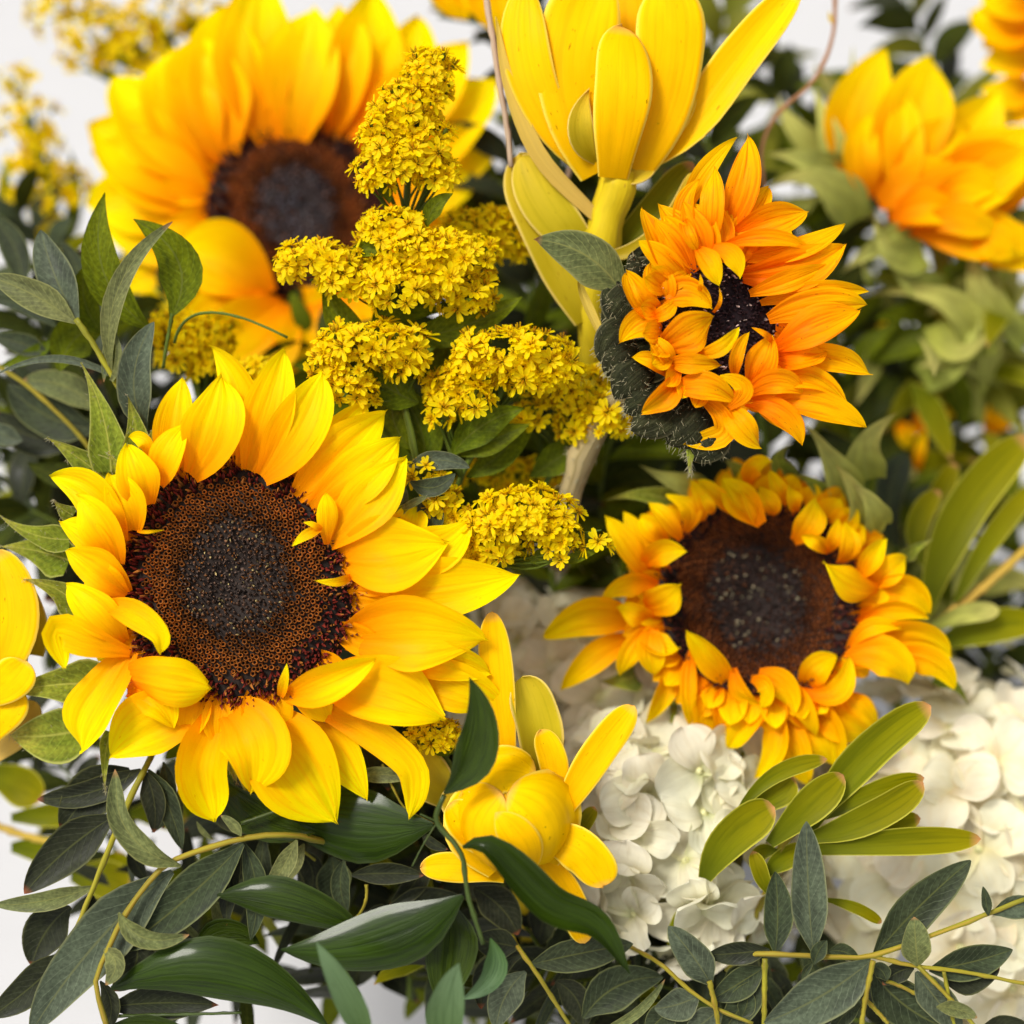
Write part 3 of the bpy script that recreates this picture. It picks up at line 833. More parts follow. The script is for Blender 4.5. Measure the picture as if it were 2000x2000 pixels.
# ------------------------------------------------------------------ right sunflower
Z3 = -235
c3 = P(1484, 1165, Z3)
s3 = thing('sunflower', c3, 'golden sunflower with crumpled short petals and dark sunken centre, above the white hydrangea', 'sunflower', 'sunflowers in the arrangement')
n3 = (.02, .18, 1)
disc(s3, c3 + np.array([0, 0, -35]), 212, n3, 1000, PAL3, seed=9, dome=-.10, inner=.5, mid=.82, spike=.8, rim_lift=.15)
filler_ring(s3, c3, 208, n3, 30, 85, 70, ORA, 15, zdrop=-.3)
filler_ring(s3, c3, 212, n3, 34, 60, 62, YEL2, 16, zdrop=.25, kind='curl')
rows3 = [
 (E_, [(850, 1430), (400, 1400), (45, 1560)], 360, 0),
 (E_, [(850, 1560), (500, 1720), (200, 2010)], 240, -10),
 (E_, [(1000, 1130), (760, 1120), (530, 1270)], 230, [10, 40, 20]),
 (E_, [(900, 1300), (1080, 1230), (1200, 1120)], 300, [10, 55, 60]),
 (E_, [(900, 1060), (740, 780), (570, 560)], 220, [10, 45, 30]),
 (E_, [(930, 1000), (860, 760), (720, 520)], 190, [-5, 15, 5]),
 (E_, [(900, 960), (1020, 860), (1240, 840)], 240, [20, 60, 50]),
 (E_, [(1080, 780), (950, 640), (850, 550)], 200, 15),
 (E_, [(1200, 750), (1050, 540), (930, 430)], 170, 35),
 (E_, [(1240, 680), (1270, 480), (1080, 380)], 200, 15),
 (E_, [(1380, 590), (1370, 420), (1290, 240)], 140, 20),
 (E_, [(1470, 530), (1430, 440), (1360, 330)], 100, 35),
 (E_, [(1620, 520), (1470, 340), (1340, 240)], 140, 10),
 (E_, [(1880, 620), (1720, 430), (1560, 260)], 300, [50, 50, 10]),
 (E_, [(950, 1420), (820, 1370), (660, 1320)], 210, 25),
 (E_, [(980, 1480), (780, 1680), (690, 1890)], 200, 20),
 (E_, [(970, 1460), (950, 1700), (980, 1890)], 240, 30),
 (E_, [(880, 1480), (1040, 1640), (1190, 1660)], 240, [20, 50, 45]),
 (H_, [(890, 510), (760, 330), (615, 170)], 190, [15, 60, 70], dict(cup=.3)),
 (H_, [(600, 330), (470, 520), (365, 750)], 160, 8, dict(cup=.4)),
 (H_, [(650, 290), (620, 540), (650, 780)], 120, 30),
 (H_, [(730, 380), (720, 720), (690, 1000)], 190, 6),
 (H_, [(870, 480), (850, 680), (800, 880)], 130, 8),
 (H_, [(1080, 590), (970, 780), (870, 910)], 180, 26),
 (H_, [(910, 400), (960, 560), (1100, 620)], 130, [50, 55, 35]),
 (H_, [(1020, 470), (1120, 530), (1080, 660)], 130, 55),
 (H_, [(1110, 600), (1180, 850), (1050, 1095)], 170, 20),
 (H_, [(1070, 430), (1200, 480), (1290, 700)], 180, [40, 60, 50]),
 (H_, [(1180, 440), (1320, 600), (1430, 830)], 140, 35),
 (H_, [(1180, 650), (1280, 880), (1380, 1130)], 220, 0),
 (H_, [(1300, 600), (1480, 820), (1540, 1040)], 300, 10),
 (H_, [(1380, 620), (1620, 760), (1790, 830)], 250, 4),
 (H_, [(1330, 540), (1530, 570), (1640, 320)], 150, [45, 60, 40], dict(kind='curl')),
 (H_, [(1530, 530), (1680, 620), (1820, 790)], 160, 14, dict(cup=-.3)),
 (H_, [(1370, 540), (1420, 420), (1560, 320)], 190, 30),
 (G_, [(870, 1740), (1200, 1720), (1390, 1970)], 340, [20, 60, 25]),
 (G_, [(1200, 1740), (1560, 1760), (1780, 1990)], 260, 15),
 (G_, [(1050, 1680), (1400, 1560), (1750, 1710)], 360, 8),
 (G_, [(880, 1670), (1080, 1480), (1360, 1500)], 150, 36),
 (G_, [(960, 1440), (1200, 1350), (1560, 1400)], 180, 22),
 (G_, [(1060, 1300), (1300, 1180), (1570, 1370)], 320, 6),
 (G_, [(1130, 1150), (900, 1110), (680, 935)], 300, [15, 55, 75], dict(cup=-.1)),
 (G_, [(1060, 1130), (1220, 1010), (1380, 890)], 240, 8),
 (G_, [(960, 1060), (1090, 900), (1200, 740)], 190, 26),
 (G_, [(810, 940), (900, 790), (860, 590)], 200, 25),
 (G_, [(700, 860), (780, 720), (800, 570)], 140, 15),
 (G_, [(720, 850), (600, 760), (490, 720)], 140, 35),
 (G_, [(430, 760), (570, 600), (620, 400)], 250, 20),
 (G_, [(450, 520), (430, 400), (390, 290)], 140, 15),
 (G_, [(240, 540), (230, 430), (140, 310)], 170, 28),
 (G_, [(380, 450), (300, 310), (230, 170)], 140, 8),
 (G_, [(50, 280), (100, 130), (240, 100)], 190, 26),
 (G_, [(160, 610), (70, 460), (-10, 330)], 220, 36),
]
petals(s3, rows3, YEL2, Z3, ridge=.36, wave=.10, notch=.12, jit=.9)
petals(s3, [
 (H_, [(560, 640), (480, 880), (340, 1140)], 230, -50), (H_, [(980, 780), (900, 930), (770, 1090)], 210, -60),
 (H_, [(300, 440), (200, 480), (60, 480)], 200, -60), (H_, [(520, 600), (530, 700), (480, 800)], 60, -30),
 (G_, [(1600, 1900), (1750, 1950), (1900, 2150)], 150, -50),
 (G_, [(700, 420), (560, 250), (400, 200)], 160, -50), (G_, [(1050, 700), (980, 400), (760, 100)], 320, -40, dict(mat=BRAP)),
 (G_, [(1150, 640), (1050, 400), (900, 250)], 260, -20, dict(mat=BRAP)),
 (U_, [(1000, 900), (870, 650), (760, 500)], 220, -60, dict(mat=BRAP)), (U_, [(1100, 800), (1080, 620), (1250, 430)], 240, -70, dict(mat=BRAP)),
 (E_, [(1400, 330), (1150, 260), (850, 120)], 260, -60, dict(mat=BRAP)), (E_, [(1200, 450), (850, 370), (560, 420)], 200, -50),
 (E_, [(1800, 300), (1650, 140), (1560, 60)], 220, -60),
 (G_, [(1350, 900), (1450, 820), (1600, 740)], 140, -50), (G_, [(420, 250), (300, 60), (420, -60)], 200, -60, dict(mat=BRA)),
], BRA, Z3, name='bract', kind='bract', notch=0)
stem(s3, PX, [(1484, 1180), (1420, 1400), (1300, 1700)], [44, 38], [-150, -300, -550], STG, Z3)

# ------------------------------------------------------------------ orange shaggy flower
Z4 = 10
c4 = P(1425, 620, Z4)
s4 = thing('shaggy_sunflower', c4, 'orange sunflower with shaggy folded petals, black centre and dark hairy underside', 'sunflower', 'sunflowers in the arrangement')
n4 = (.35, .0, 1)
disc(s4, c4 + np.array([-8, 0, -25]), 152, n4, 480, PAL4, seed=12, dome=.10, inner=.98, mid=.99, spike=.7)
filler_ring(s4, c4, 118, n4, 24, 120, 62, ORA, 25, zdrop=-.1, a0=-60, a1=150)
filler_ring(s4, c4, 150, n4, 12, 45, 46, ORA, 26, zdrop=.2, a0=150, a1=300, kind='curl')
filler_ring(s4, c4 + np.array([-40, 0, -50]), 120, (.2, 0, 1), 22, 70, 95, BRAD, 27, zdrop=-.3, a0=110, a1=330, kind='scale')
rows4 = [
 (K_, [(840, 680), (980, 350), (1000, 55)], 250, -10),
 (K_, [(560, 640), (690, 330), (930, 60)], 150, [-30, -30, -40], dict(mat=YEL2)),
 (K_, [(760, 740), (780, 500), (790, 250)], 190, 4),
 (K_, [(680, 760), (600, 500), (690, 320)], 160, -10),
 (K_, [(580, 960), (440, 720), (340, 500)], 250, 15),
 (K_, [(620, 900), (570, 650), (440, 480)], 200, -5),
 (K_, [(880, 680), (1050, 500), (1130, 375)], 200, -20),
 (K_, [(880, 700), (1150, 590), (1385, 520)], 260, 4),
 (K_, [(850, 740), (1150, 690), (1390, 760)], 130, 20),
 (K_, [(960, 820), (1350, 750), (1610, 610)], 180, -6),
 (K_, [(960, 930), (1300, 890), (1600, 745)], 320, 5),
 (K_, [(1010, 1040), (1250, 960), (1500, 860)], 170, 16),
 (K_, [(1080, 1100), (1400, 1030), (1755, 1025)], 160, 2),
 (K_, [(1130, 1200), (1450, 1110), (1740, 1110)], 260, 8),
 (K_, [(1180, 1380), (1400, 1260), (1700, 1150)], 300, 20),
 (K_, [(1180, 1450), (1330, 1430), (1500, 1400)], 240, 18),
 (K_, [(1230, 1450), (1550, 1450), (1775, 1550)], 210, -10),
 (K_, [(1050, 1650), (1350, 1560), (1615, 1720)], 190, 10),
 (K_, [(980, 1690), (1180, 1590), (1370, 1670)], 190, 26),
 (K_, [(1130, 1730), (1450, 1740), (1735, 1880)], 230, 14),
 (K_, [(960, 1720), (1250, 1820), (1340, 1990)], 190, 8),
 (K_, [(870, 1740), (960, 1880), (1080, 2010)], 210, 18),
 (K_, [(700, 1690), (830, 1800), (840, 1930), (600, 1990)], 170, [0, 20, 15, 5], dict(kind='curl')),
 (K_, [(520, 1650), (720, 1620), (920, 1720)], 210, 25),
 (K_, [(880, 1760), (980, 1640), (830, 1560)], 150, [30, 55, 50], dict(kind='curl')),
 (K_, [(560, 1580), (470, 1690), (335, 1790)], 200, 30, dict(cup=.3)),
 (K_, [(510, 1570), (400, 1460), (265, 1440)], 130, 12),
 (K_, [(520, 1310), (340, 1230), (200, 1350)], 230, 20, dict(cup=.3)),
 (K_, [(540, 1530), (460, 1390), (350, 1280)], 150, 30),
 (K_, [(480, 1480), (650, 1480), (825, 1490)], 150, 30),
 (K_, [(460, 1380), (620, 1290), (775, 1190)], 300, 30),
 (K_, [(680, 1420), (830, 1380), (940, 1255)], 120, 45, dict(mat=YEL2)),
 (K_, [(420, 1180), (330, 1080), (235, 905)], 220, 18, dict(cup=.3)),
 (K_, [(460, 1150), (440, 980), (390, 850)], 240, 12),
 (K_, [(420, 1120), (600, 1030), (775, 1135)], 230, [20, 45, 40]),
 (K_, [(380, 1190), (480, 1160), (550, 1080)], 120, 40),
 (K_, [(680, 750), (760, 850), (820, 990)], 170, [30, 55, 45], dict(mat=YEL2)),
 (K_, [(780, 750), (900, 800), (950, 945)], 150, [30, 50, 40], dict(mat=YEL2)),
 (K_, [(600, 560), (630, 680), (690, 780)], 110, 35),
 (K_, [(920, 1570), (930, 1430), (1005, 1285)], 110, 45),
 (K_, [(1010, 1620), (1090, 1460), (1150, 1310)], 230, [20, 45, 40]),
 (K_, [(1150, 1350), (1100, 1290), (1020, 1255)], 50, 50, dict(kind='thin')),
 (K_, [(780, 1160), (825, 1090), (820, 1000)], 34, 48, dict(kind='thin')),
 (K_, [(690, 1030), (705, 980), (700, 915)], 38, 48, dict(kind='thin')),
 (K_, [(480, 1010), (560, 960), (640, 900)], 120, 15),
]
petals(s4, [(a[0], a[1], a[2] * .86) + tuple(a[3:]) for a in rows4], ORA, Z4, ridge=.34, wave=.09, notch=.16, jit=.8)
petals(s4, [
 (K_, [(350, 980), (230, 1060), (90, 1260)], 200, -20), (K_, [(330, 1240), (180, 1300), (80, 1480)], 220, -15),
 (K_, [(330, 1180), (200, 1150), (150, 960)], 200, -30),
 (K_, [(400, 1480), (260, 1560), (160, 1700)], 240, -5), (K_, [(330, 1400), (200, 1440), (110, 1560)], 200, -20),
 (K_, [(560, 1700), (400, 1840), (260, 1900)], 260, -5),
 (K_, [(720, 1760), (600, 1900), (500, 1990)], 280, -10), (K_, [(420, 1620), (320, 1720), (220, 1780)], 220, -12),
 (K_, [(820, 1850), (740, 1990), (600, 2040)], 240, -20), (K_, [(380, 960), (300, 900), (280, 800)], 130, -20),
 (K_, [(700, 1930), (650, 2020), (640, 2170)], 120, [-30, -10, 5], dict(kind='bract', mat=BRA)),
], BRAD, Z4, name='bract', kind='scale', cup=-.25, notch=0, wave=.02, thick=3)
petals(s4, [(K_, [(220, 1060), (60, 860), (-340, 700)], 330, [-30, -15, 5])], EUCL, Z4, name='leaf', kind='leaf', cup=-.15)
petals(s4, [(K_, [(180, 1500), (-50, 1000), (-60, 940)], 60, [-60, -60, -60])], TAN, Z4, name='leaf', kind='leaf')
def hairs(parent, objs, n, L, mat, seed):
    r = random.Random(seed); V = []; Fc = []
    for o in objs:
        co = np.empty(len(o.data.vertices) * 3, dtype=np.float32); o.data.vertices.foreach_get('co', co)
        no = np.array([list(v.normal) for v in o.data.vertices]); co = co.reshape(-1, 3) / S
        cen = co.mean(axis=0)
        for _ in range(n):
            k = r.randrange(len(co)); p = co[k] + np.array([r.uniform(-3, 3) for _ in range(3)])
            d = no[k] * r.uniform(-1, 1) + (p - cen) / (np.linalg.norm(p - cen) + 1) * .9 + np.array([r.gauss(0, .5) for _ in range(3)])
            d /= np.linalg.norm(d) + 1e-6
            t = np.cross(d, [.3, .2, 1.]); t /= np.linalg.norm(t); l = L * r.uniform(.4, 1.2)
            b = len(V); V += [p - t * .5, p + t * .5, p + d * l * .6 + t * .3 + np.array([0, -1.5, 0]), p + d * l + np.array([0, -3., 0])]
            Fc += [(b, b + 1, b + 2), (b, b + 2, b + 3)]
    o = obj('hair_fringe', mesh_np('hair_fringe', np.array(V) * S, Fc, mat), parent)
    return tag(o, kind='stuff')


HAIR = simple_mat('plant_hair', (.30, .27, .16), .8, spec=.1)
hairs(s4, [o for o in s4.children if o.name.startswith('bract')], 130, 13, HAIR, 5)
hairs(s1, [o for o in s1.children if o.name.startswith('bract')], 60, 7, HAIR, 6)
_st = stem(s4, PX, [(1400, 640), (1230, 760), (1150, 860), (1110, 980), (1090, 1100)], [70, 52, 48, 44], [-70, -130, -170, -230, -320], STP)
hairs(s4, [_st], 900, 12, HAIR, 7)

# ------------------------------------------------------------------ big leucadendron at the top
ZL = -110
l1 = thing('leucadendron_flower', P(1230, 360, ZL), 'tall yellow tulip-shaped leucadendron cut off by the top of the photo', 'leucadendron', 'yellow leucadendrons')
petals(l1, [
 (M_, [(1500, 930), (1500, 450), (1500, -180)], 560, [-40, -80, -90]),
 (M_, [(1410, 900), (1110, 520), (1040, -80)], 260, [-10, 30, 20]),
 (M_, [(1450, 920), (1310, 480), (1450, -120)], 440, [0, 35, 0]),
 (M_, [(1430, 890), (1335, 700), (1385, 480)], 150, [0, 50, 38], dict(cup=.1, mat=LEUD, kind='leaf')),
 (M_, [(1620, 910), (1790, 480), (1800, -100)], 380, [0, 40, 10]),
 (M_, [(1620, 880), (1890, 500), (1850, 160)], 170, [-20, 5, 0]),
 (M_, [(1510, 960), (1560, 520), (1560, 140)], 310, [20, 85, 60]),
 (M_, [(1340, 100), (1330, -100), (1300, -200)], 200, [-60, -60, -60]),
], LEU, ZL, name='bract', kind='strap', cup=-.03, ridge=.05, notch=0, thick=1.6, nu=11)
petals(l1, [
 (PX, [(1215, 335), (1340, 250), (1440, 120), (1560, -30)], 84, [-30, 0, 10, 20], dict(cup=.1)),
 (M_, [(1500, 900), (1640, 930), (1720, 820)], 130, -20, dict(mat=LEUD)),
 (M_, [(1430, 1420), (1180, 1150), (1020, 840)], 250, [-60, -20, -20], dict(mat=LEUD)),
 (M_, [(1380, 1720), (1120, 1150), (1000, 830)], 300, [-60, -40, -40], dict(mat=LEUD)),
 (M_, [(1430, 1180), (1120, 850), (950, 450), (880, 90)], 95, [-20, 10, 20, 20], dict(mat=TAN, kind='thin')),
 (M_, [(1420, 1390), (1650, 1330), (1932, 930)], 90, [-30, -10, -20], dict(mat=LEUD)),
 (M_, [(1460, 1460), (1700, 1150), (1940, 880)], 150, [-60, -60, -60], dict(mat=OLI)),
 (M_, [(1500, 1500), (1640, 1400), (1780, 1290)], 200, [-60, -70, -80], dict(mat=GRN)),
], LEU, ZL, name='leaf', kind='strap', cup=.1, ridge=.06, notch=0, thick=1.5)
stem(l1, M_, [(1540, 930), (1450, 1300), (1420, 1700), (1400, 2100)], [200, 170, 150], [-20, -40, -80, -200], STL, ZL)

# ------------------------------------------------------------------ lower leucadendron
ZM = 0
l2 = thing('leucadendron_flower', P(1010, 1600, ZM), 'open yellow leucadendron with a round closed heart, below the front sunflower', 'leucadendron', 'yellow leucadendrons')
petals(l2, [
 (N_, [(950, 560), (900, 200), (860, -290)], 175, [-30, -10, 0]),
 (N_, [(1130, 640), (1110, 350), (1020, 60)], 250, [-40, -30, -20], dict(mat=LEUD, cup=.3)),
 (N_, [(1200, 720), (1190, 540), (1120, 345)], 160, [0, 20, 20], dict(wave=.06)),
 (N_, [(1230, 790), (1400, 520), (1620, 215)], 185, [0, 30, 30]),
 (N_, [(1130, 930), (1310, 980), (1460, 1190)], 250, [10, 40, 20]),
 (N_, [(1090, 1010), (1230, 1180), (1360, 1500)], 170, [0, -5, -20]),
 (N_, [(930, 1130), (700, 1090), (475, 1090)], 155, [-20, -20, -25]),
 (N_, [(900, 1010), (750, 880), (630, 740)], 190, [0, 30, 20], dict(cup=.3)),
 (N_, [(640, 720), (480, 560), (380, 400)], 260, [-60, -60, -60], dict(mat=LEUD)),
 (N_, [(740, 700), (780, 560), (860, 480)], 150, [-20, 0, 0]),
 (N_, [(1300, 940), (1350, 860), (1415, 765)], 85, [-60, -50, -50], dict(mat=OLI)),
 (N_, [(800, 900), (700, 760), (680, 640)], 220, [-30, -20, -20], dict(mat=LEUD)),
], LEU, ZM, name='bract', kind='strap', cup=.05, ridge=.08, notch=0, thick=1.6, nu=11)
hc = P(*N_(985, 800), 0); HG = lambda e: ((hc[0], hc[1], hc[2]), 112, e)
petals(l2, [
 (N_, [(1000, 1040), (860, 800), (1000, 560)], 420, 0, dict(hug=HG(-6))),
 (N_, [(820, 760), (880, 560), (1090, 570)], 240, 0, dict(hug=HG(-1))),
 (N_, [(900, 1080), (780, 820), (910, 640)], 360, 0, dict(hug=HG(3))),
 (N_, [(1130, 1040), (1140, 780), (945, 640)], 390, 0, dict(hug=HG(7))),
 (N_, [(1060, 1080), (1010, 900), (880, 735)], 210, 0, dict(hug=HG(15), kind='curl')),
], LEU, ZM, name='bract', kind='oval', cup=0, ridge=0, notch=0, wave=.01, thick=2, nv=18, nu=11)
stem(l2, N_, [(1000, 950), (1020, 1200), (1060, 1500)], [110, 90], [-30, -150, -400], STL)

GL3 = 1
l3 = thing('leucadendron_flower', P(20, 1200, -60), 'partly hidden yellow leucadendron cut off by the left edge beside the front sunflower', 'leucadendron', 'yellow leucadendrons')
petals(l3, [
 (W_, [(-150, 1950), (50, 1600), (-30, 1180)], 300, [0, 30, 10]),
 (W_, [(60, 1900), (40, 1500), (-20, 1190)], 240, [-20, 5, 5], dict(mat=LEUD)),
 (W_, [(190, 1740), (170, 1500), (60, 1310)], 150, [-40, -20, -20], dict(mat=LEUD)),
 (W_, [(-80, 1960), (50, 1880), (140, 1770)], 220, [10, 30, 30]),
 (W_, [(-120, 2200), (-20, 2060), (90, 1900)], 260, [0, 10, 10]),
 (W_, [(-40, 2280), (90, 2140), (190, 1990)], 180, [-60, -50, -50], dict(mat=TAN)),
], LEU, -60, name='bract', kind='strap', cup=.04, ridge=.08, notch=0, thick=1.6, nu=11)

# ------------------------------------------------------------------ background flowers
def back_flower(label, rows, bracts, z, c, mat=YEL2):
    t = thing('sunflower', P(*c, z), label, 'sunflower', 'sunflowers in the arrangement')
    petals(t, rows, mat, z)
    petals(t, bracts, BRAP, z, name='bract', kind='bract', notch=0)
    return t


ZB = -620
s5 = back_flower('blurred half-closed yellow sunflower with upright petals at the right edge', [
 (T_, [(1120, 1060), (1040, 760), (1185, 260)], 360, 0), (T_, [(1200, 1060), (1330, 650), (1430, 300)], 420, 20),
 (T_, [(1300, 1080), (1560, 820), (1790, 500)], 380, 0), (T_, [(1400, 1100), (1740, 900), (1960, 680)], 400, 20),
 (T_, [(1220, 1200), (1550, 1050), (1900, 1000)], 330, 60), (T_, [(1300, 1220), (1650, 1250), (2000, 1350)], 300, 40),
 (T_, [(1500, 1250), (1850, 1330), (2100, 1450)], 260, 10), (T_, [(1050, 1000), (1050, 850), (1000, 700)], 200, 10),
 (T_, [(1250, 1150), (1600, 950), (2000, 850)], 300, 30), (T_, [(1150, 1100), (1350, 1000), (1600, 1020)], 300, 40),
 (T_, [(1230, 1180), (1400, 1120), (1600, 1180)], 200, 70), (T_, [(1120, 1060), (1060, 900), (1100, 620)], 210, 30), (T_, [(1260, 1100), (1420, 800), (1640, 700)], 260, 35),
 (T_, [(1500, 1100), (1720, 1000), (1980, 780)], 220, 50), (T_, [(1380, 1200), (1560, 1180), (1800, 1260)], 180, 80), (T_, [(1250, 1120), (1280, 850), (1290, 520)], 230, 40), (T_, [(1620, 1250), (1760, 1300), (1850, 1420)], 200, 60), (T_, [(1450, 1120), (1600, 1010), (1780, 1030)], 200, 80), (T_, [(1700, 1200), (1850, 900), (1932, 700)], 320, -20)],
 [(T_, [(1020, 1200), (800, 960), (555, 1010)], 260, 30), (T_, [(1000, 1060), (900, 760), (790, 450)], 240, 0),
  (T_, [(990, 980), (750, 860), (530, 830)], 220, 10), (T_, [(960, 900), (700, 700), (600, 500)], 260, -60),
  (T_, [(1340, 1290), (1150, 1330), (940, 1480)], 200, 40), (T_, [(1400, 1360), (1200, 1360), (1130, 1140)], 200, 50),
  (T_, [(1500, 1560), (1300, 1500), (1200, 1250)], 180, 20), (T_, [(1120, 1540), (1080, 1470), (1060, 1400)], 80, 10),
  (T_, [(1700, 1932), (1550, 1640), (1090, 1600)], 230, 20), (T_, [(1800, 1800), (1700, 1600), (1650, 1300)], 260, 10),
  (T_, [(1450, 1750), (1560, 1900), (1800, 1700)], 160, 10), (T_, [(1380, 2050), (1600, 1850), (1700, 1560)], 220, 0),
  (T_, [(1950, 1850), (1820, 1650), (1780, 1450)], 160, -30), (T_, [(1000, 800), (1000, 500), (1010, 250)], 110, -40)], ZB, (1800, 400))
stem(s5, T_, [(1450, 1250), (1500, 1700), (1350, 2200)], [110, 90], [-40, -100, -200], STY, ZB)
s8 = back_flower('small blurred yellow petals showing through the foliage at the right', [
 (U_, [(1160, 60), (1180, 10), (1190, -60)], 130, 0), (U_, [(1340, 540), (1450, 420), (1640, 380)], 150, 0), (U_, [(1260, 480), (1300, 560), (1330, 620)], 110, 10),
 (U_, [(1740, 540), (1800, 440), (1830, 350)], 170, 0), (U_, [(1400, 330), (1450, 270), (1480, 190)], 90, 10), (U_, [(1360, 760), (1370, 640), (1400, 520)], 60, 0)],
 [(U_, [(1900, 640), (1920, 560), (1930, 450)], 90, 0)], -800, (1830, 840), YEL2)
s6 = back_flower('small part of an orange sunflower in the top right corner', [
 (T_, [(1960, 100), (1800, 120), (1650, 60)], 300, 0), (T_, [(1980, 240), (1820, 180), (1720, 260)], 240, -10),
 (T_, [(1990, 340), (1850, 320), (1700, 350)], 200, -30), (T_, [(1980, 450), (1860, 500), (1700, 470)], 190, -40),
 (T_, [(2000, 560), (1900, 600), (1820, 660)], 160, -60), (T_, [(1980, 0), (1850, 0), (1700, -60)], 260, 10)],
 [(T_, [(1960, 500), (1800, 600), (1700, 760)], 200, -80)], -700, (2010, 100), YEL2)
s7 = back_flower('bit of an orange flower peeking in at the top edge beside the tall leucadendron', [
 (M_, [(700, -150), (640, -60), (720, 110)], 240, 0), (M_, [(850, -150), (850, 0), (940, 190)], 260, 10),
 (M_, [(960, -120), (960, 20), (980, 150)], 200, -10), (M_, [(780, -150), (760, 0), (800, 90)], 200, -20)],
 [(M_, [(600, -80), (560, 20), (600, 100)], 120, -40)], -560, (930, -50), YEL2)

# ------------------------------------------------------------------ goldenrod
def head_mesh(seed):
    r = random.Random(seed)
    V = []; Fc = []; Cc = []
    nr = r.choice([9, 10, 11, 12])
    R = 27.
    for ring in range(2 if seed % 4 == 0 else 1):
        for i in range(nr):
            if r.random() < .06: continue
            a = 2 * math.pi * (i + .5 * ring + r.uniform(-.18, .18)) / nr
            e = np.array([math.cos(a), math.sin(a), 0]); t = np.array([-math.sin(a), math.cos(a), 0])
            L = R * r.uniform(.75, 1.15) * (1 - .3 * ring); w = R * .185 * r.uniform(.85, 1.15)
            tilt = r.uniform(-.25, .45) + .4 * ring
            up = np.array([0, 0, 1.])
            d = e * math.cos(tilt) + up * math.sin(tilt); dn = np.cross(t, d) * -1
            b = len(V)
            cy = np.array([1., r.uniform(.74, .83), .0]) * r.uniform(.93, 1.)
            prof_ = ((.12, .35), (.5, .8), (.82, 1.), (1., .5))
            for q, ww in prof_:
                for s in (-1, 0, 1):
                    V.append(d * L * q + t * w * ww * s + dn * (-.25 * w if s == 0 else .15 * w) + up * (-.9 * q * q * 1.2))
                    Cc.append(cy * (.93 if s == 0 else 1.) if q > .2 else np.array([.95, .60, .0]))
            for k in range(3):
                for s in (0, 1):
                    x = b + 3 * k + s
                    Fc.append((x, x + 1, x + 4, x + 3))
    # disc florets
    for i in range(7):
        a = i * 2.4; rr = R * .11 * math.sqrt(i)
        b = len(V); p = np.array([math.cos(a) * rr, math.sin(a) * rr, 0])
        h = R * r.uniform(.25, .5)
        cc = np.array([.88, r.uniform(.42, .66), .0]) * r.uniform(.7, 1.1)
        for j in range(3):
            t = j * 2.1 + i
            V.append(p + np.array([math.cos(t), math.sin(t), 0]) * R * .06); Cc.append(cc * .5)
        for j in range(3):
            t = j * 2.1 + i
            V.append(p * 1.6 + np.array([math.cos(t), math.sin(t), 0]) * R * .05 + np.array([0, 0, h])); Cc.append(cc)
        for j in range(3): Fc.append((b + j, b + (j + 1) % 3, b + 3 + (j + 1) % 3, b + 3 + j))
        Fc.append((b + 3, b + 4, b + 5))
    # green cup beneath
    b = len(V)
    for lv, (hh, kk) in enumerate(((.05, .17), (-.25, .2), (-.6, .07))):
        for j in range(6):
            t = j * math.pi / 3
            V.append(np.array([math.cos(t) * R * kk, math.sin(t) * R * kk, R * hh])); Cc.append(np.array([.16, .19, .02]))
    for lv in range(2):
        for j in range(6):
            x, y = b + lv * 6 + j, b + lv * 6 + (j + 1) % 6
            Fc.append((x, y, y + 6, x + 6))
    return mesh_np('flower_head', np.array(V) * S, Fc, GOL, col=np.array(Cc), smooth=True)


HEADS = [head_mesh(s) for s in range(10)]
# nearly closed heads for the buds: scaled down copies are enough


def place_head(parent, p, nrm, scale, r, mesh=None):
    nrm = nrm / np.linalg.norm(nrm)
    o = obj('flower_head', mesh or r.choice(HEADS), parent)
    q = Vector(nrm).to_track_quat('Z', 'Y')
    o.rotation_mode = 'QUATERNION'
    from mathutils import Quaternion
    o.rotation_quaternion = q @ Quaternion((0, 0, 1), r.uniform(0, 6.28))
    o.location = Vector((p - origin_of(parent)) * S)
    o.scale = (scale,) * 3
    return o


def cluster(parent, cx, cy, rx, ry, z, n, r, scale=1., depth=None, tilt=0., stems=True):
    """heads over the visible side of an ellipsoid cluster; cx.. in 1932 coordinates"""
    c = P(*F(cx, cy), z); k = (D0 - z) / D0 * F.f
    ax, ay, az = rx * k, ry * k, (depth if depth else (rx + ry) / 2) * k
    ct, st_ = math.cos(math.radians(tilt)), math.sin(math.radians(tilt))
    pts = []
    tries = 0
    while len(pts) < n and tries < n * 60:
        tries += 1
        v = np.array([r.gauss(0, 1), r.gauss(0, 1), r.gauss(0, 1)]); v /= np.linalg.norm(v)
        if v[2] < -.25: continue
        if v[1] < -.75: continue
        q = v * np.array([ax, ay, az]) * (r.uniform(.86, 1.06) if r.random() < .8 else r.uniform(1.08, 1.28))
        md = 31 * scale * (1 - .0005 * tries)
        if any(np.linalg.norm(q - p0) < md for p0, _ in pts): continue
        pts.append((q, v))
    for q, v in pts:
        qr = np.array([q[0] * ct - q[1] * st_, q[0] * st_ + q[1] * ct, q[2]])
        vr = np.array([v[0] / ax, v[1] / ay, v[2] / az]); vr /= np.linalg.norm(vr)
        vr = np.array([vr[0] * ct - vr[1] * st_, vr[0] * st_ + vr[1] * ct, vr[2]]) + np.array([r.gauss(0, .22) - .15, .40 + r.gauss(0, .22), .30 + r.gauss(0, .15)])
        place_head(parent, c + qr, vr, scale * (r.uniform(.8, 1.15) if r.random() < .8 else r.uniform(.45, .7)), r)
    return c


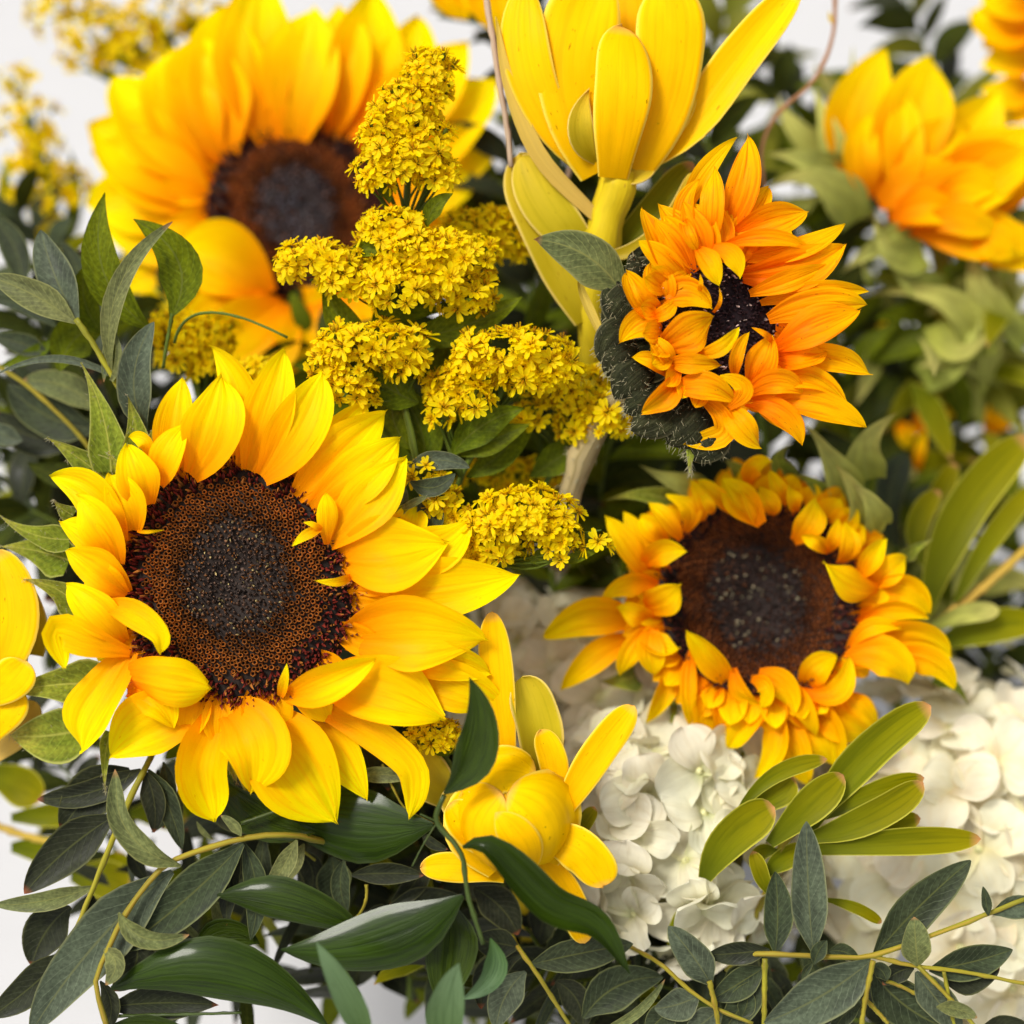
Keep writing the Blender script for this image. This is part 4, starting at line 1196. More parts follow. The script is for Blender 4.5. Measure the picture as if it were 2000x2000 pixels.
def pedicels(parent, root, c, rad, n, r, z=None):
    V = []; Fc = []
    for i in range(n):
        e = c + np.array([r.gauss(0, rad[0] * .45), r.gauss(0, rad[1] * .45), r.gauss(0, 10)])
        m = (root + e) / 2 + np.array([r.gauss(0, 8), r.gauss(0, 8), -10])
        v, f, u = tube_geom(spline([root, m, e], 6), [4, 2], 4)
        b = len(V); V += list(v); Fc += [tuple(x + b for x in y) for y in f]
    me = mesh_np('pedicel', (np.array(V) - origin_of(parent)) * S, Fc, STG)
    return obj('pedicel', me, parent)


def goldenrod(label, base, clusters, leaves, stempts, seed, z0, scale=1., w=16):
    r = random.Random(seed)
    t = thing('goldenrod_spray', P(*F(*base), z0), label, 'goldenrod', 'goldenrod sprays')
    stem(t, F, stempts, [w, w * .6], [z0 - 30, z0 - 45, z0 - 60, z0 - 160][:len(stempts)], STG, name='stem')
    for cl in clusters:
        cx, cy, rx, ry, dz, n = cl[:6]
        tl = cl[6] if len(cl) > 6 else 0
        c = cluster(t, cx, cy, rx, ry, z0 + dz, n, r, scale, tilt=tl)
        root = P(*F(*min(stempts, key=lambda q: (q[0] - cx) ** 2 + (q[1] - cy - 60) ** 2)), z0 - 50)
        pedicels(t, root, c, (rx, ry), 7, r)
    for (pts, ww, dz) in leaves:
        blade(t, 'leaf', F, pts, ww, dz, GRN, z0, kind='leaf', cup=.12, wave=.05)
    return t


goldenrod('tall goldenrod plume rising in front of the blurred sunflower', (760, 560),
          [(812, 150, 42, 48, 0, 26), (770, 205, 55, 45, 10, 30), (725, 262, 42, 45, 15, 24), (800, 275, 48, 45, 0, 26), (712, 325, 36, 34, 10, 18),
           (820, 330, 32, 26, 0, 12), (760, 300, 40, 40, 20, 18)],
          [([(790, 275), (800, 255), (830, 245)], 16, [0, 20, 30]), ([(735, 385), (730, 360), (720, 330)], 22, 0), ([(805, 430), (820, 390), (855, 365)], 34, [0, 15, 20])],
          [(800, 180), (775, 300), (765, 430), (770, 620)], 21, -60, .95)
goldenrod('broad goldenrod clump at the foot of the tall plume', (780, 640),
          [(735, 435, 55, 42, 0, 28), (790, 480, 80, 48, 10, 44), (600, 495, 72, 34, 0, 34, 6), (670, 525, 62, 38, 5, 28), (760, 540, 66, 42, 20, 34),
           (860, 490, 60, 50, -10, 32), (870, 560, 52, 40, -20, 22), (830, 520, 50, 50, 20, 20)],
          [([(660, 480), (690, 470), (725, 482)], 30, [20, 30, 35]), ([(720, 700), (640, 600), (610, 530)], 66, [-50, -30, -20]),
           ([(760, 640), (860, 620), (985, 560)], 66, [-40, -30, -30]), ([(700, 620), (760, 580), (830, 590)], 70, [-40, -30, -40]),
           ([(800, 700), (760, 620), (770, 540)], 60, [-60, -50, -50]), ([(800, 760), (840, 680), (930, 600)], 60, [-90, -90, -90]),
           ([(760, 760), (700, 700), (690, 640)], 60, [-90, -90, -90])],
          [(750, 500), (770, 600), (770, 760), (780, 900)], 22, -70)
goldenrod('soft focus goldenrod tuft behind the broad clump', (930, 480),
          [(900, 450, 70, 48, 0, 36), (950, 455, 40, 36, -10, 14)], [], [(910, 470), (920, 600), (900, 760)], 23, -230)
goldenrod('goldenrod dome directly above the front sunflower', (700, 720),
          [(700, 655, 88, 42, 0, 46), (650, 690, 50, 40, 10, 24), (655, 735, 42, 34, 10, 18), (765, 680, 38, 36, 0, 16), (690, 745, 20, 18, 0, 5)],
          [([(790, 760), (730, 730), (690, 700)], 70, [-40, -30, -30]), ([(780, 850), (740, 780), (770, 700)], 60, [-60, -50, -50]),
           ([(800, 900), (790, 800), (730, 720)], 80, [-90, -80, -70])],
          [(710, 670), (760, 760), (790, 900), (800, 1000)], 24, -50)
goldenrod('wide goldenrod dome between the two dark-centred sunflowers', (950, 820),
          [(960, 665, 92, 42, 0, 46), (900, 700, 46, 34, 0, 18), (850, 735, 44, 32, -20, 16), (897, 752, 26, 24, 30, 7), (832, 775, 26, 22, 0, 7),
           (1040, 690, 60, 45, -20, 24), (1000, 700, 50, 40, 0, 18)],
          [([(850, 860), (900, 810), (990, 770)], 64, [-30, -20, -10]), ([(860, 860), (930, 830), (1000, 800)], 50, [-40, -30, -30]), ([(880, 900), (960, 840), (1010, 760)], 60, [-70, -70, -60])],
          [(960, 690), (930, 780), (870, 900), (840, 1010)], 25, -70)
goldenrod('softer goldenrod bunch under the dark hairy underside of the orange flower', (1100, 860),
          [(1085, 735, 60, 46, 0, 24), (1140, 785, 50, 36, 10, 18), (1010, 785, 44, 32, 0, 14), (1090, 790, 40, 30, 0, 10)],
          [([(1000, 900), (1060, 860), (1130, 820)], 60, [-30, -30, -30])],
          [(1090, 750), (1060, 850), (1000, 960)], 26, -170)
goldenrod('goldenrod tuft with bright starry heads right of the front sunflower', (960, 1080),
          [(985, 975, 84, 46, 0, 46), (930, 1010, 60, 46, -10, 26), (1050, 1010, 38, 32, 10, 14), (1066, 1050, 16, 14, 25, 3), (1125, 1025, 22, 18, 10, 4), (880, 1050, 40, 24, -20, 12)],
          [([(1060, 1065), (1090, 1050), (1130, 1040)], 22, [0, 5, 5]), ([(1000, 1060), (1020, 1050), (1040, 1030)], 30, 0)],
          [(985, 1000), (940, 1060), (880, 1150)], 27, -40)
goldenrod('blurred goldenrod cluster behind the starry tuft', (990, 960),
          [(985, 905, 66, 34, 0, 24), (1050, 930, 30, 20, 0, 6), (900, 905, 26, 30, 0, 4)], [], [(990, 920), (960, 1000), (900, 1100)], 28, -330)
goldenrod('thin goldenrod strand curving past the narrow eucalyptus tips', (860, 1000),
          [(800, 895, 28, 22, 0, 8), (830, 935, 30, 34, 0, 12), (865, 965, 24, 20, 0, 8)], [], [(800, 890), (840, 950), (880, 1040)], 29, -60)
goldenrod('blurred goldenrod patch above the upper left petals of the front sunflower', (360, 720),
          [(355, 650, 50, 46, 0, 26), (320, 620, 30, 30, 0, 10), (400, 640, 40, 40, -20, 14), (400, 690, 40, 30, 0, 10), (480, 715, 40, 30, 60, 12)],
          [], [(350, 660), (380, 760), (420, 900)], 30, -260)
goldenrod('small budded goldenrod cluster under the petals of the front sunflower', (820, 1400),
          [(820, 1385, 44, 26, 0, 20)], [([(860, 1420), (830, 1410), (800, 1400)], 30, -10)], [(820, 1390), (840, 1430), (880, 1500)], 31, -40, .75)
goldenrod('far blurred goldenrod spray along the top left edge', (230, 100),
          [(120, 20, 60, 40, 0, 16), (200, 60, 70, 50, 0, 22), (260, 100, 60, 40, 0, 16), (300, 30, 60, 40, 0, 16), (160, 110, 40, 20, 0, 6), (380, 20, 40, 30, 0, 8), (280, 140, 40, 20, 0, 6)],
          [([(300, 150), (230, 110), (160, 60)], 30, -30), ([(340, 130), (300, 60), (250, 10)], 30, -30), ([(260, 190), (220, 150), (150, 130)], 26, -30), ([(400, 100), (380, 60), (330, 10)], 30, -40)],
          [(180, 30), (280, 110), (380, 220), (420, 300)], 32, -900, 1.1)
goldenrod('far blurred goldenrod spray at the left edge', (90, 420),
          [(50, 230, 50, 50, 0, 12), (90, 300, 44, 40, 0, 14), (40, 340, 34, 60, 0, 10), (100, 400, 44, 50, 0, 12), (30, 150, 30, 20, 0, 4), (140, 350, 30, 30, 0, 6)],
          [([(60, 520), (90, 400), (80, 300)], 34, -30), ([(100, 500), (140, 400), (130, 280)], 30, -30), ([(40, 500), (10, 400), (20, 280)], 34, -30), ([(110, 480), (60, 380), (90, 220)], 26, -20)],
          [(40, 200), (90, 340), (120, 520), (160, 700)], 33, -850, 1.1)

# ------------------------------------------------------------------ hydrangeas
def sepal_mesh(seed, mat):
    V, Fc, UV = blade_geom([(0, 0, 0), (0, 30, 9), (0, 62, 2)], 60, kind='sepal', cup=.10 + .07 * (seed % 3), ridge=.16, wave=.10, nv=13, nu=11, seed=seed)
    return mesh_np('sepal', V * S, Fc, mat, uv=UV)


def eye_mesh():
    V = []; Fc = []
    for lv, (h, k) in enumerate(((-4, .5), (0, 6), (5, 5), (8, 1))):
        for j in range(7):
            t = j * 2 * math.pi / 7
            V.append((math.cos(t) * k, math.sin(t) * k, h))
    for lv in range(3):
        for j in range(7):
            x, y = lv * 7 + j, lv * 7 + (j + 1) % 7
            Fc.append((x, y, y + 7, x + 7))
    return mesh_np('floret', np.array(V) * S, Fc, EYE)


EYEM = eye_mesh()


def hydrangea(label, cx, cy, z, R, n, mat, seed, squash=(1, 1, .75), scale=1., flat=0.):
    from mathutils import Quaternion
    r = random.Random(seed)
    c = P(cx, cy, z)
    t = thing('hydrangea_head', c, label, 'hydrangea', 'white hydrangeas')
    SM = [sepal_mesh(seed * 10 + i, mat) for i in range(6)]
    GA = math.pi * (3 - math.sqrt(5))
    for i in range(n):
        zz = 1 - (i + .5) / n * 1.15
        rr = math.sqrt(max(0, 1 - zz * zz)); a = i * GA + r.uniform(-.3, .3)
        v = np.array([rr * math.cos(a), rr * math.sin(a), zz]) + np.array([r.gauss(0, .05) for _ in range(3)])
        v /= np.linalg.norm(v)
        p = v * np.array(squash) * R * r.uniform(.92, 1.06)
        q = Vector(v + np.array([r.gauss(0, .28), r.gauss(0, .28) + flat, r.gauss(0, .1)])).normalized().to_track_quat('Z', 'Y')
        f = obj('floret', EYEM, t)
        f.location = Vector(p * S)
        f.rotation_mode = 'QUATERNION'
        f.rotation_quaternion = q @ Quaternion((0, 0, 1), r.uniform(0, 6.28))
        sc = scale * r.uniform(.85, 1.15)
        f.scale = (sc,) * 3
        for k in range(4):
            s_ = obj('sepal', r.choice(SM), f)
            s_.rotation_mode = 'QUATERNION'
            s_.location = Vector((0, 0, (k % 2) * 2.5 * S))
            s_.rotation_quaternion = Quaternion((0, 0, 1), k * math.pi / 2 + r.uniform(-.2, .2)) @ Quaternion((1, 0, 0), r.uniform(-.25, .3))
            s_.scale = (r.uniform(.85, 1.15), r.uniform(.8, 1.1), 1)
    # leafy core so the back of the head is not empty
    V = []; Fc = []
    for i in range(9):
        ph = math.pi * i / 8
        for j in range(12):
            th = j * math.pi / 6
            V.append((R * .72 * squash[0] * math.sin(ph) * math.cos(th), R * .72 * squash[1] * math.sin(ph) * math.sin(th), R * .72 * squash[2] * math.cos(ph)))
    for i in range(8):
        for j in range(12):
            x, y = i * 12 + j, i * 12 + (j + 1) % 12
            Fc.append((x, x + 12, y + 12, y))
    obj('core', mesh_np('core', np.array(V) * S, Fc, COREM), t)
    return t


COREM = simple_mat('hydrangea_core', (.30, .28, .12), .8)
hydrangea('white hydrangea head between the lower leucadendron and the right sunflower', 1300, 1640, -330, 250, 50, HYD, 3, squash=(1, 1.02, .8), flat=-.1, scale=1.6)
hydrangea('cream blurred hydrangea head in the lower right corner', 1890, 1660, -560, 370, 80, HYD2, 4, squash=(1.05, 1.0, .8), scale=1.75)
hydrangea('shaded greyish hydrangea behind the gap between the two sunflowers', 1130, 1330, -560, 230, 40, HYD, 5, squash=(1, 1.15, .7), scale=1.7)

# ------------------------------------------------------------------ foliage drawn from the photograph
def foliage(name, label, cat, c, z, stems_, leaves, mat, kind='euc', group=None, stem_mat=None, cup=.12, wave=.03):
    t = thing(name, P(*c, z), label, cat, group)
    for (crop, pts, w, zz) in stems_:
        stem(t, crop, pts, [w * .75, w * .6], zz, stem_mat or STY, z, n=22)
    for row in leaves:
        crop, pts, w, zz = row[:4]
        o = dict(kind=kind, cup=cup, wave=wave)
        if len(row) > 4: o.update(row[4])
        m = o.pop('mat', mat)
        blade(t, 'leaf', crop, pts, w, zz, m, z, **o)
    return t


GE = 'eucalyptus branches'
foliage('eucalyptus_branch', 'grey-green eucalyptus branch crossing in front of the cream hydrangea', 'eucalyptus', (1500, 1870), 20, [
 (R_, [(330, 1640), (430, 1570), (540, 1555), (900, 1570), (1110, 1565), (1500, 1430), (1960, 1250)], 42, [-110, -40, 0, 5, 10, 5, 0]),
 (R_, [(1110, 1565), (1350, 1620), (1600, 1650), (1960, 1720)], 34, [10, 0, 0, -10]),
 (R_, [(1360, 1620), (1480, 1740), (1700, 1980)], 34, [5, 15, 30]), (R_, [(1500, 1650), (1560, 1960)], 30, 10),
 (R_, [(535, 1580), (530, 2000)], 42, 10), (R_, [(1120, 1590), (1080, 1780), (1050, 2000)], 40, 25),
 (R_, [(1190, 1700), (1330, 1760), (1450, 1850)], 30, -10), (R_, [(1080, 1800), (1200, 1930)], 34, -5),
], [
 (R_, [(795, 1545), (770, 1200), (760, 840)], 205, [0, 10, 15], dict(mat=EUCG)), (R_, [(590, 1550), (605, 1330), (590, 1110)], 165, [0, 0, 0]),
 (R_, [(560, 1530), (400, 1550), (220, 1560)], 130, [0, -15, -20], dict(mat=EUCD)), (R_, [(1120, 1570), (1340, 1330), (1645, 1050)], 230, [5, -5, -5]),
 (R_, [(1360, 1620), (1350, 1500), (1340, 1355)], 165, [5, 20, 20], dict(mat=EUCL)), (R_, [(1110, 1590), (830, 1790), (530, 1925)], 280, [15, 30, 30], dict(mat=EUCG)),
 (R_, [(1740, 1350), (1730, 1280), (1710, 1190)], 55, 15), (R_, [(1760, 1340), (1900, 1300), (2050, 1330)], 130, 0, dict(mat=EUCG)),
 (R_, [(1420, 1640), (1650, 1600), (1870, 1530)], 190, -10), (R_, [(1500, 1700), (1660, 1680), (1800, 1620)], 170, -20, dict(mat=EUCD)),
 (R_, [(800, 1610), (820, 1550), (870, 1480)], 85, 20), (R_, [(880, 1540), (950, 1540), (1040, 1590)], 90, 5),
 (R_, [(800, 1600), (760, 1640), (735, 1710)], 40, 10), (R_, [(1350, 1650), (1430, 1760), (1600, 1960)], 190, -5, dict(mat=EUCG)),
 (R_, [(1110, 1640), (1250, 1800), (1560, 1970)], 260, -30), (R_, [(1340, 1630), (1260, 1650), (1170, 1720)], 120, -10, dict(mat=EUCD)),
 (R_, [(530, 1630), (420, 1700), (250, 1800)], 170, -25), (R_, [(540, 1680), (400, 1850), (300, 1990)], 170, -30),
 (R_, [(1460, 1840), (1560, 1850), (1680, 1900)], 90, 30, dict(mat=EUCL)), (R_, [(1050, 1830), (950, 1900), (900, 2000)], 110, 0),
 (R_, [(1190, 1700), (1160, 1640), (1110, 1620)], 90, 0), (R_, [(1700, 1960), (1850, 1950), (1990, 2000)], 140, 0, dict(mat=EUCD)),
], EUC, group=GE)
foliage('eucalyptus_branch', 'short eucalyptus shoot under the lower tip of the white hydrangea', 'eucalyptus', (1350, 1930), 0, [
 (R_, [(-220, 1500), (-40, 1600), (120, 1740), (280, 1850), (470, 1930)], 34, [-140, -10, 0, 5, 10]), (R_, [(235, 1700), (260, 1800), (290, 1990)], 40, 15)],
 [(R_, [(245, 1720), (150, 1570), (15, 1405)], 185, [0, 15, 20], dict(mat=EUCG)), (R_, [(280, 1740), (380, 1720), (500, 1620)], 200, -20),
  (R_, [(180, 1780), (60, 1830), (-60, 1850)], 180, -10, dict(mat=EUCG)), (R_, [(300, 1850), (200, 1930), (100, 2000)], 160, -15, dict(mat=EUCG)),
  (R_, [(60, 1850), (-20, 1900), (-100, 1990)], 160, -20), (R_, [(400, 1900), (440, 1820), (430, 1740)], 100, -10)], EUC, group=GE)
foliage('eucalyptus_branch', 'arching eucalyptus branch with one very broad grey leaf, lower left', 'eucalyptus', (320, 1700), 20, [
 (Q_, [(1800, 960), (1560, 915), (1300, 935), (950, 1045), (800, 1170), (660, 1370), (560, 1580), (515, 1720), (590, 1990)], 46, [-120, -20, 0, 10, 15, 20, 20, 20, 20])],
 [(Q_, [(1310, 960), (1080, 1190), (640, 1540)], 250, [0, -5, -10], dict(mat=EUC)), (Q_, [(930, 1110), (560, 1450), (160, 1990)], 310, [0, -5, 0], dict(mat=EUCG)),
  (Q_, [(975, 1080), (800, 1010), (650, 830), (620, 560)], 140, [12, 35, 35, 30], dict(mat=EUCL, cup=.25, nv=18)),
  (Q_, [(640, 1330), (720, 1440), (1020, 1450)], 110, [22, 40, 35], dict(mat=EUCL, cup=.3)), (Q_, [(560, 1530), (620, 1600), (570, 1720)], 130, [20, 40, 35], dict(mat=EUCL)),
  (Q_, [(1300, 920), (1250, 850), (1190, 810)], 60, 10, dict(mat=EUCL)), (Q_, [(700, 1420), (740, 1560), (600, 1750)], 200, -10, dict(mat=EUCD)),
  (Q_, [(1310, 950), (1380, 1200), (1350, 1480)], 130, -20), (Q_, [(1290, 960), (1240, 1150), (1220, 1400)], 110, -30, dict(mat=EUCD)),
  (Q_, [(540, 1700), (600, 1850), (560, 1980)], 100, -5, dict(mat=EUCD)), (Q_, [(1600, 940), (1530, 1080), (1420, 1250)], 110, 0, dict(mat=EUCL))], EUC, group=GE)
foliage('eucalyptus_branch', 'slender eucalyptus branch hanging from behind the front sunflower at the far left', 'eucalyptus', (200, 1620), -20, [
 (Q_, [(850, 420), (790, 540), (700, 720), (640, 860), (510, 1180), (440, 1350), (380, 1540)], 46, [-120, -30, -10, 0, 0, 0, 0])],
 [(Q_, [(620, 810), (400, 960), (130, 1230)], 240, [0, 5, 10], dict(mat=EUCD)), (Q_, [(510, 1190), (280, 1260), (-40, 1290)], 110, [0, 15, 15], dict(mat=EUCL)),
  (Q_, [(370, 1540), (180, 1720), (-60, 1900)], 190, [0, 0, 0], dict(mat=EUCD)), (Q_, [(500, 1240), (490, 1400), (400, 1600)], 140, -15, dict(mat=EUCD)),
  (Q_, [(760, 560), (500, 680), (200, 720)], 150, [-20, -20, -30], dict(mat=EUCD)), (Q_, [(700, 560), (480, 700), (330, 890)], 260, [-20, -30, -30], dict(mat=EUCD)),
  (Q_, [(780, 570), (830, 730), (830, 900)], 130, -25, dict(mat=EUCD)), (Q_, [(800, 560), (880, 700), (980, 990)], 130, -30, dict(mat=EUC)),
  (Q_, [(380, 1300), (250, 1430), (170, 1620)], 230, -40, dict(mat=EUCD))], EUCD, group=GE)
foliage('eucalyptus_branch', 'upright eucalyptus branch with narrow leaves at the left above the front sunflower', 'eucalyptus', (220, 700), -60, [
 (O_, [(410, 1720), (500, 1850), (600, 2020), (700, 2200), (760, 2330)], 42, [0, 0, 0, -10, -20])],
 [(O_, [(420, 1730), (300, 1500), (220, 1240)], 210, [0, -15, -30], dict(mat=EUCG)), (O_, [(410, 1740), (200, 1600), (-60, 1490)], 170, [0, 0, -10], dict(mat=EUCL)),
  (O_, [(600, 2010), (620, 1600), (930, 1195)], 110, [0, 30, 30], dict(mat=EUCL)), (W_, [(790, 540), (720, 300), (830, -60)], 190, [-10, 20, 20], dict(mat=EUCG)),
  (W_, [(590, 220), (400, 150), (-30, 230)], 45, [0, 0, -10], dict(mat=EUCG, kind='thin')), (W_, [(600, 260), (640, 140), (610, -20)], 40, 10, dict(mat=EUCL, kind='thin')),
  (O_, [(640, 1700), (580, 1900), (560, 2060)], 60, 0, dict(mat=EUCL))], EUCG, group=GE)
foliage('eucalyptus_branch', 'blurred dark eucalyptus branch drooping along the left edge behind the sharp one', 'eucalyptus', (100, 780), -240, [
 (W_, [(-50, 150), (200, 330), (480, 620), (600, 900)], 34, [0, 0, 0, -20])],
 [(W_, [(520, 420), (350, 290), (120, 260)], 170, 0, dict(mat=EUCL)), (W_, [(520, 520), (300, 470), (40, 280)], 230, -30, dict(mat=EUC)), (W_, [(440, 560), (180, 560), (-40, 420)], 200, -60, dict(mat=EUCD)),
  (W_, [(120, 580), (0, 540), (-80, 480)], 120, 0, dict(mat=EUCG)), (W_, [(260, 120), (120, 60), (-40, 20)], 120, 0, dict(mat=EUC)),
  (W_, [(300, 30), (150, 130), (0, 180)], 80, 0, dict(mat=GRN)), (W_, [(560, 620), (400, 760), (150, 700)], 150, -50, dict(mat=GRND)),
  (W_, [(620, 700), (580, 560), (540, 250)], 140, -80, dict(mat=EUCD)), (O_, [(300, 1760), (120, 1640), (-50, 1620)], 100, -20, dict(mat=EUC)),
  (O_, [(120, 1560), (60, 1300), (-60, 1150)], 150, -90, dict(mat=EUC)), (O_, [(500, 1700), (440, 1500), (330, 1300)], 120, -60, dict(mat=EUC)),
  (O_, [(540, 1900), (520, 1650), (530, 1350)], 130, -60, dict(mat=EUCG))], EUC, group=GE)
foliage('eucalyptus_branch', 'eucalyptus tips poking out between the front sunflower and the goldenrod', 'eucalyptus', (850, 950), -20, [
 (B_, [(1080, 1250), (900, 1330), (760, 1450)], 22, [0, -5, -10])],
 [(B_, [(970, 1120), (1120, 1170), (1310, 1060)], 150, [0, 10, 15]), (B_, [(960, 1010), (1180, 960), (1420, 1020)], 150, [-30, -20, -20], dict(mat=EUCG)),
  (B_, [(900, 1330), (960, 1300), (1110, 1230)], 60, [0, 10, 10], dict(mat=EUCL)), (B_, [(880, 1400), (920, 1250), (930, 1160)], 90, -10, dict(mat=EUCG)),
  (B_, [(1030, 1240), (1130, 1380), (1130, 1540)], 210, -20)], EUC, group=GE)
foliage('eucalyptus_branch', 'dark eucalyptus sprig hidden under the lower petals of the front sunflower', 'eucalyptus', (720, 1560), -60, [
 (D_, [(760, 1400), (850, 1600), (940, 1740), (1150, 1850)], 24, [0, 0, 0, 0])],
 [(D_, [(560, 1480), (760, 1480), (975, 1500)], 130, [0, 10, 15], dict(mat=EUCL)), (D_, [(620, 1280), (760, 1400), (800, 1600)], 200, -30), (D_, [(900, 1300), (1000, 1500), (1050, 1700)], 160, -40),
  (N_, [(100, 1130), (300, 1120), (490, 1130)], 120, 20, dict(mat=EUCD)), (N_, [(480, 900), (540, 960), (620, 990)], 60, 30, dict(mat=EUCD)),
  (N_, [(60, 1050), (50, 1250), (80, 1330)], 110, 0, dict(mat=EUC)), (N_, [(500, 1000), (420, 1200), (300, 1300)], 130, -40)], EUCD, group=GE)
foliage('eucalyptus_branch', 'eucalyptus twig with a yellow stem at the bottom edge under the leucadendron', 'eucalyptus', (1050, 1900), -40, [
 (N_, [(930, 1380), (1000, 1520), (1100, 1660), (1290, 1960)], 36, [-140, -20, 0, 0]), (N_, [(180, 1180), (150, 1330), (60, 1400)], 24, 0)],
 [(N_, [(1070, 1610), (1300, 1560), (1620, 1500)], 190, [0, 0, -10], dict(mat=EUC)), (N_, [(1040, 1650), (950, 1750), (880, 1960)], 180, [0, 0, 0], dict(mat=EUCG)),
  (N_, [(1000, 1520), (900, 1500), (750, 1480)], 170, -20), (N_, [(1350, 1900), (1500, 1750), (1780, 1680)], 230, -20, dict(mat=EUC)), (N_, [(1400, 1990), (1600, 1900), (1790, 1690)], 60, 20, dict(mat=EUCL)),
  (N_, [(1020, 1560), (850, 1650), (800, 1850)], 160, -30, dict(mat=EUCD)), (N_, [(300, 1300), (500, 1280), (700, 1250)], 180, -60, dict(mat=EUCD)), (N_, [(1200, 1700), (1300, 1780), (1350, 1960)], 160, -40, dict(mat=EUCD)),
  (N_, [(760, 1200), (900, 1300), (1000, 1450)], 200, -60, dict(mat=EUCD))], EUCD, group=GE)

foliage('ruscus_branch', 'glossy dark green ruscus branch climbing in front of the lower leucadendron', 'ruscus', (930, 1750), 60, [
 (N_, [(600, 700), (560, 840), (690, 1010), (730, 1240), (810, 1500)], 42, [60, 50, 60, 60, 50]), (N_, [(560, 840), (470, 800)], 14, 50),
 (N_, [(560, 850), (480, 980), (430, 1080)], 14, 30)], [
 (N_, [(600, 690), (800, 380), (735, 65)], 230, [60, 90, 90], dict(cup=.2)),
 (N_, [(700, 980), (850, 980), (1150, 1280), (1420, 1400), (1600, 1660)], 220, [60, 90, 75, 60, 50], dict(cup=.35, nv=22)),
 (N_, [(700, 1240), (350, 1460), (-280, 1530)], 350, [40, 20, 10], dict(cup=-.15)),
 (N_, [(640, 1280), (640, 1500), (580, 1850)], 300, [0, -20, -20]),
 (N_, [(850, 1470), (880, 1600), (690, 1800)], 130, [40, 50, 40], dict(mat=RUSL, cup=.3)),
], RUS, 'leaf', stem_mat=STD, group='glossy ruscus branches')
foliage('ruscus_branch', 'broad glossy ruscus leaves lying under the lower petals of the front sunflower', 'ruscus', (600, 1560), 0, [
 (Q_, [(1300, 850), (1500, 780), (1700, 700)], 30, [-10, -10, -20])], [
 (N_, [(540, 860), (150, 870), (-400, 700)], 400, [-20, -50, -90], dict(cup=-.12, wave=.05)), (Q_, [(1180, 600), (1350, 800), (1700, 900)], 220, -30),
], RUS, 'leaf', stem_mat=STD, group='glossy ruscus branches')
foliage('ruscus_branch', 'long shiny ruscus leaves at the bottom edge with sky reflections', 'ruscus', (450, 1900), 20, [
 (Q_, [(620, 1890), (1000, 1880), (1300, 1870)], 26, -10)], [
 (Q_, [(600, 1740), (1150, 1640), (1780, 1960)], 330, [20, 40, 20], dict(cup=-.2)), (Q_, [(1170, 1240), (1550, 1270), (1980, 1460)], 240, [0, 20, 10], dict(cup=-.2)),
 (Q_, [(580, 1840), (850, 1820), (1180, 1830)], 190, -20, dict(mat=EUCD)), (Q_, [(1050, 1550), (1250, 1450), (1400, 1500)], 200, -30), (Q_, [(560, 1960), (800, 1960), (1100, 2020)], 160, -10),
 (Q_, [(860, 1640), (1000, 1560), (1200, 1560)], 150, -30, dict(mat=EUCD))
], RUS, 'leaf', stem_mat=STD, group='glossy ruscus branches')
foliage('ruscus_branch', 'two pale blue-green leaf tips rising from the bottom edge', 'ruscus', (750, 1950), 100, [
 (PX, [(740, 2080), (760, 2040), (800, 2120)], 8, 90)], [
 (Q_, [(2000, 2060), (1880, 1800), (1705, 1490)], 160, [90, 110, 120]), (N_, [(620, 2080), (610, 1850), (680, 1605)], 210, [90, 100, 110]),
], RUSL, 'leaf', stem_mat=STD, group='glossy ruscus branches')
foliage('ruscus_branch', 'pair of broad green leaves standing before the left petals of the blurred sunflower', 'ruscus', (280, 560), -90, [
 (O_, [(930, 1690), (900, 1850), (880, 1980)], 30, [0, -10, -20]), (O_, [(940, 1850), (1000, 1730), (1550, 1820)], 22, [-10, 0, 10])], [
 (O_, [(820, 1780), (600, 1560), (565, 1040)], 215, [-20, 0, 10]), (O_, [(920, 1710), (980, 1500), (720, 1180)], 240, [0, 10, 20], dict(mat=GRN)),
 (O_, [(560, 1800), (450, 1600), (470, 1420)], 160, -60), (O_, [(320, 2000), (430, 1800), (600, 1750)], 240, -80),
], GRN, 'leaf', stem_mat=STG, group='glossy ruscus branches')

foliage('leucadendron_foliage', 'olive-yellow leucadendron leaves fanning over the white hydrangea', 'leucadendron', (1520, 1640), -60, [
 (R_, [(860, 760), (640, 950), (560, 1180), (420, 1500)], 60, [0, -20, -60, -160])], [
 (R_, [(760, 900), (1120, 440), (1430, 215)], 215, [0, 10, 0]), (R_, [(560, 960), (760, 770), (960, 590)], 190, [10, 35, 30]),
 (R_, [(210, 1150), (360, 920), (585, 760)], 230, [0, 30, 20]), (R_, [(800, 830), (1120, 690), (1395, 605)], 130, [0, 10, 10]),
 (R_, [(760, 930), (1080, 830), (1390, 630)], 180, [5, 25, 20]), (R_, [(860, 960), (1150, 870), (1375, 825)], 135, [-10, -10, -10]),
 (R_, [(740, 1000), (1250, 950), (1700, 935)], 150, [5, 20, 10]), (R_, [(390, 790), (560, 610), (870, 505)], 95, [0, 0, -10]),
 (R_, [(440, 770), (560, 700), (690, 600)], 190, [-20, -20, -20]), (R_, [(860, 1260), (1010, 1300), (1165, 1388)], 65, [10, 20, 10]),
 (R_, [(540, 1130), (640, 1040), (760, 1000)], 130, [-20, -20, -20]), (R_, [(600, 1000), (500, 1020), (480, 1050)], 90, -20),
 (R_, [(580, 1250), (540, 1180), (470, 1000)], 90, [0, 10, 10]),
], OLI, 'olive', stem_mat=STY, group='leucadendron foliage')
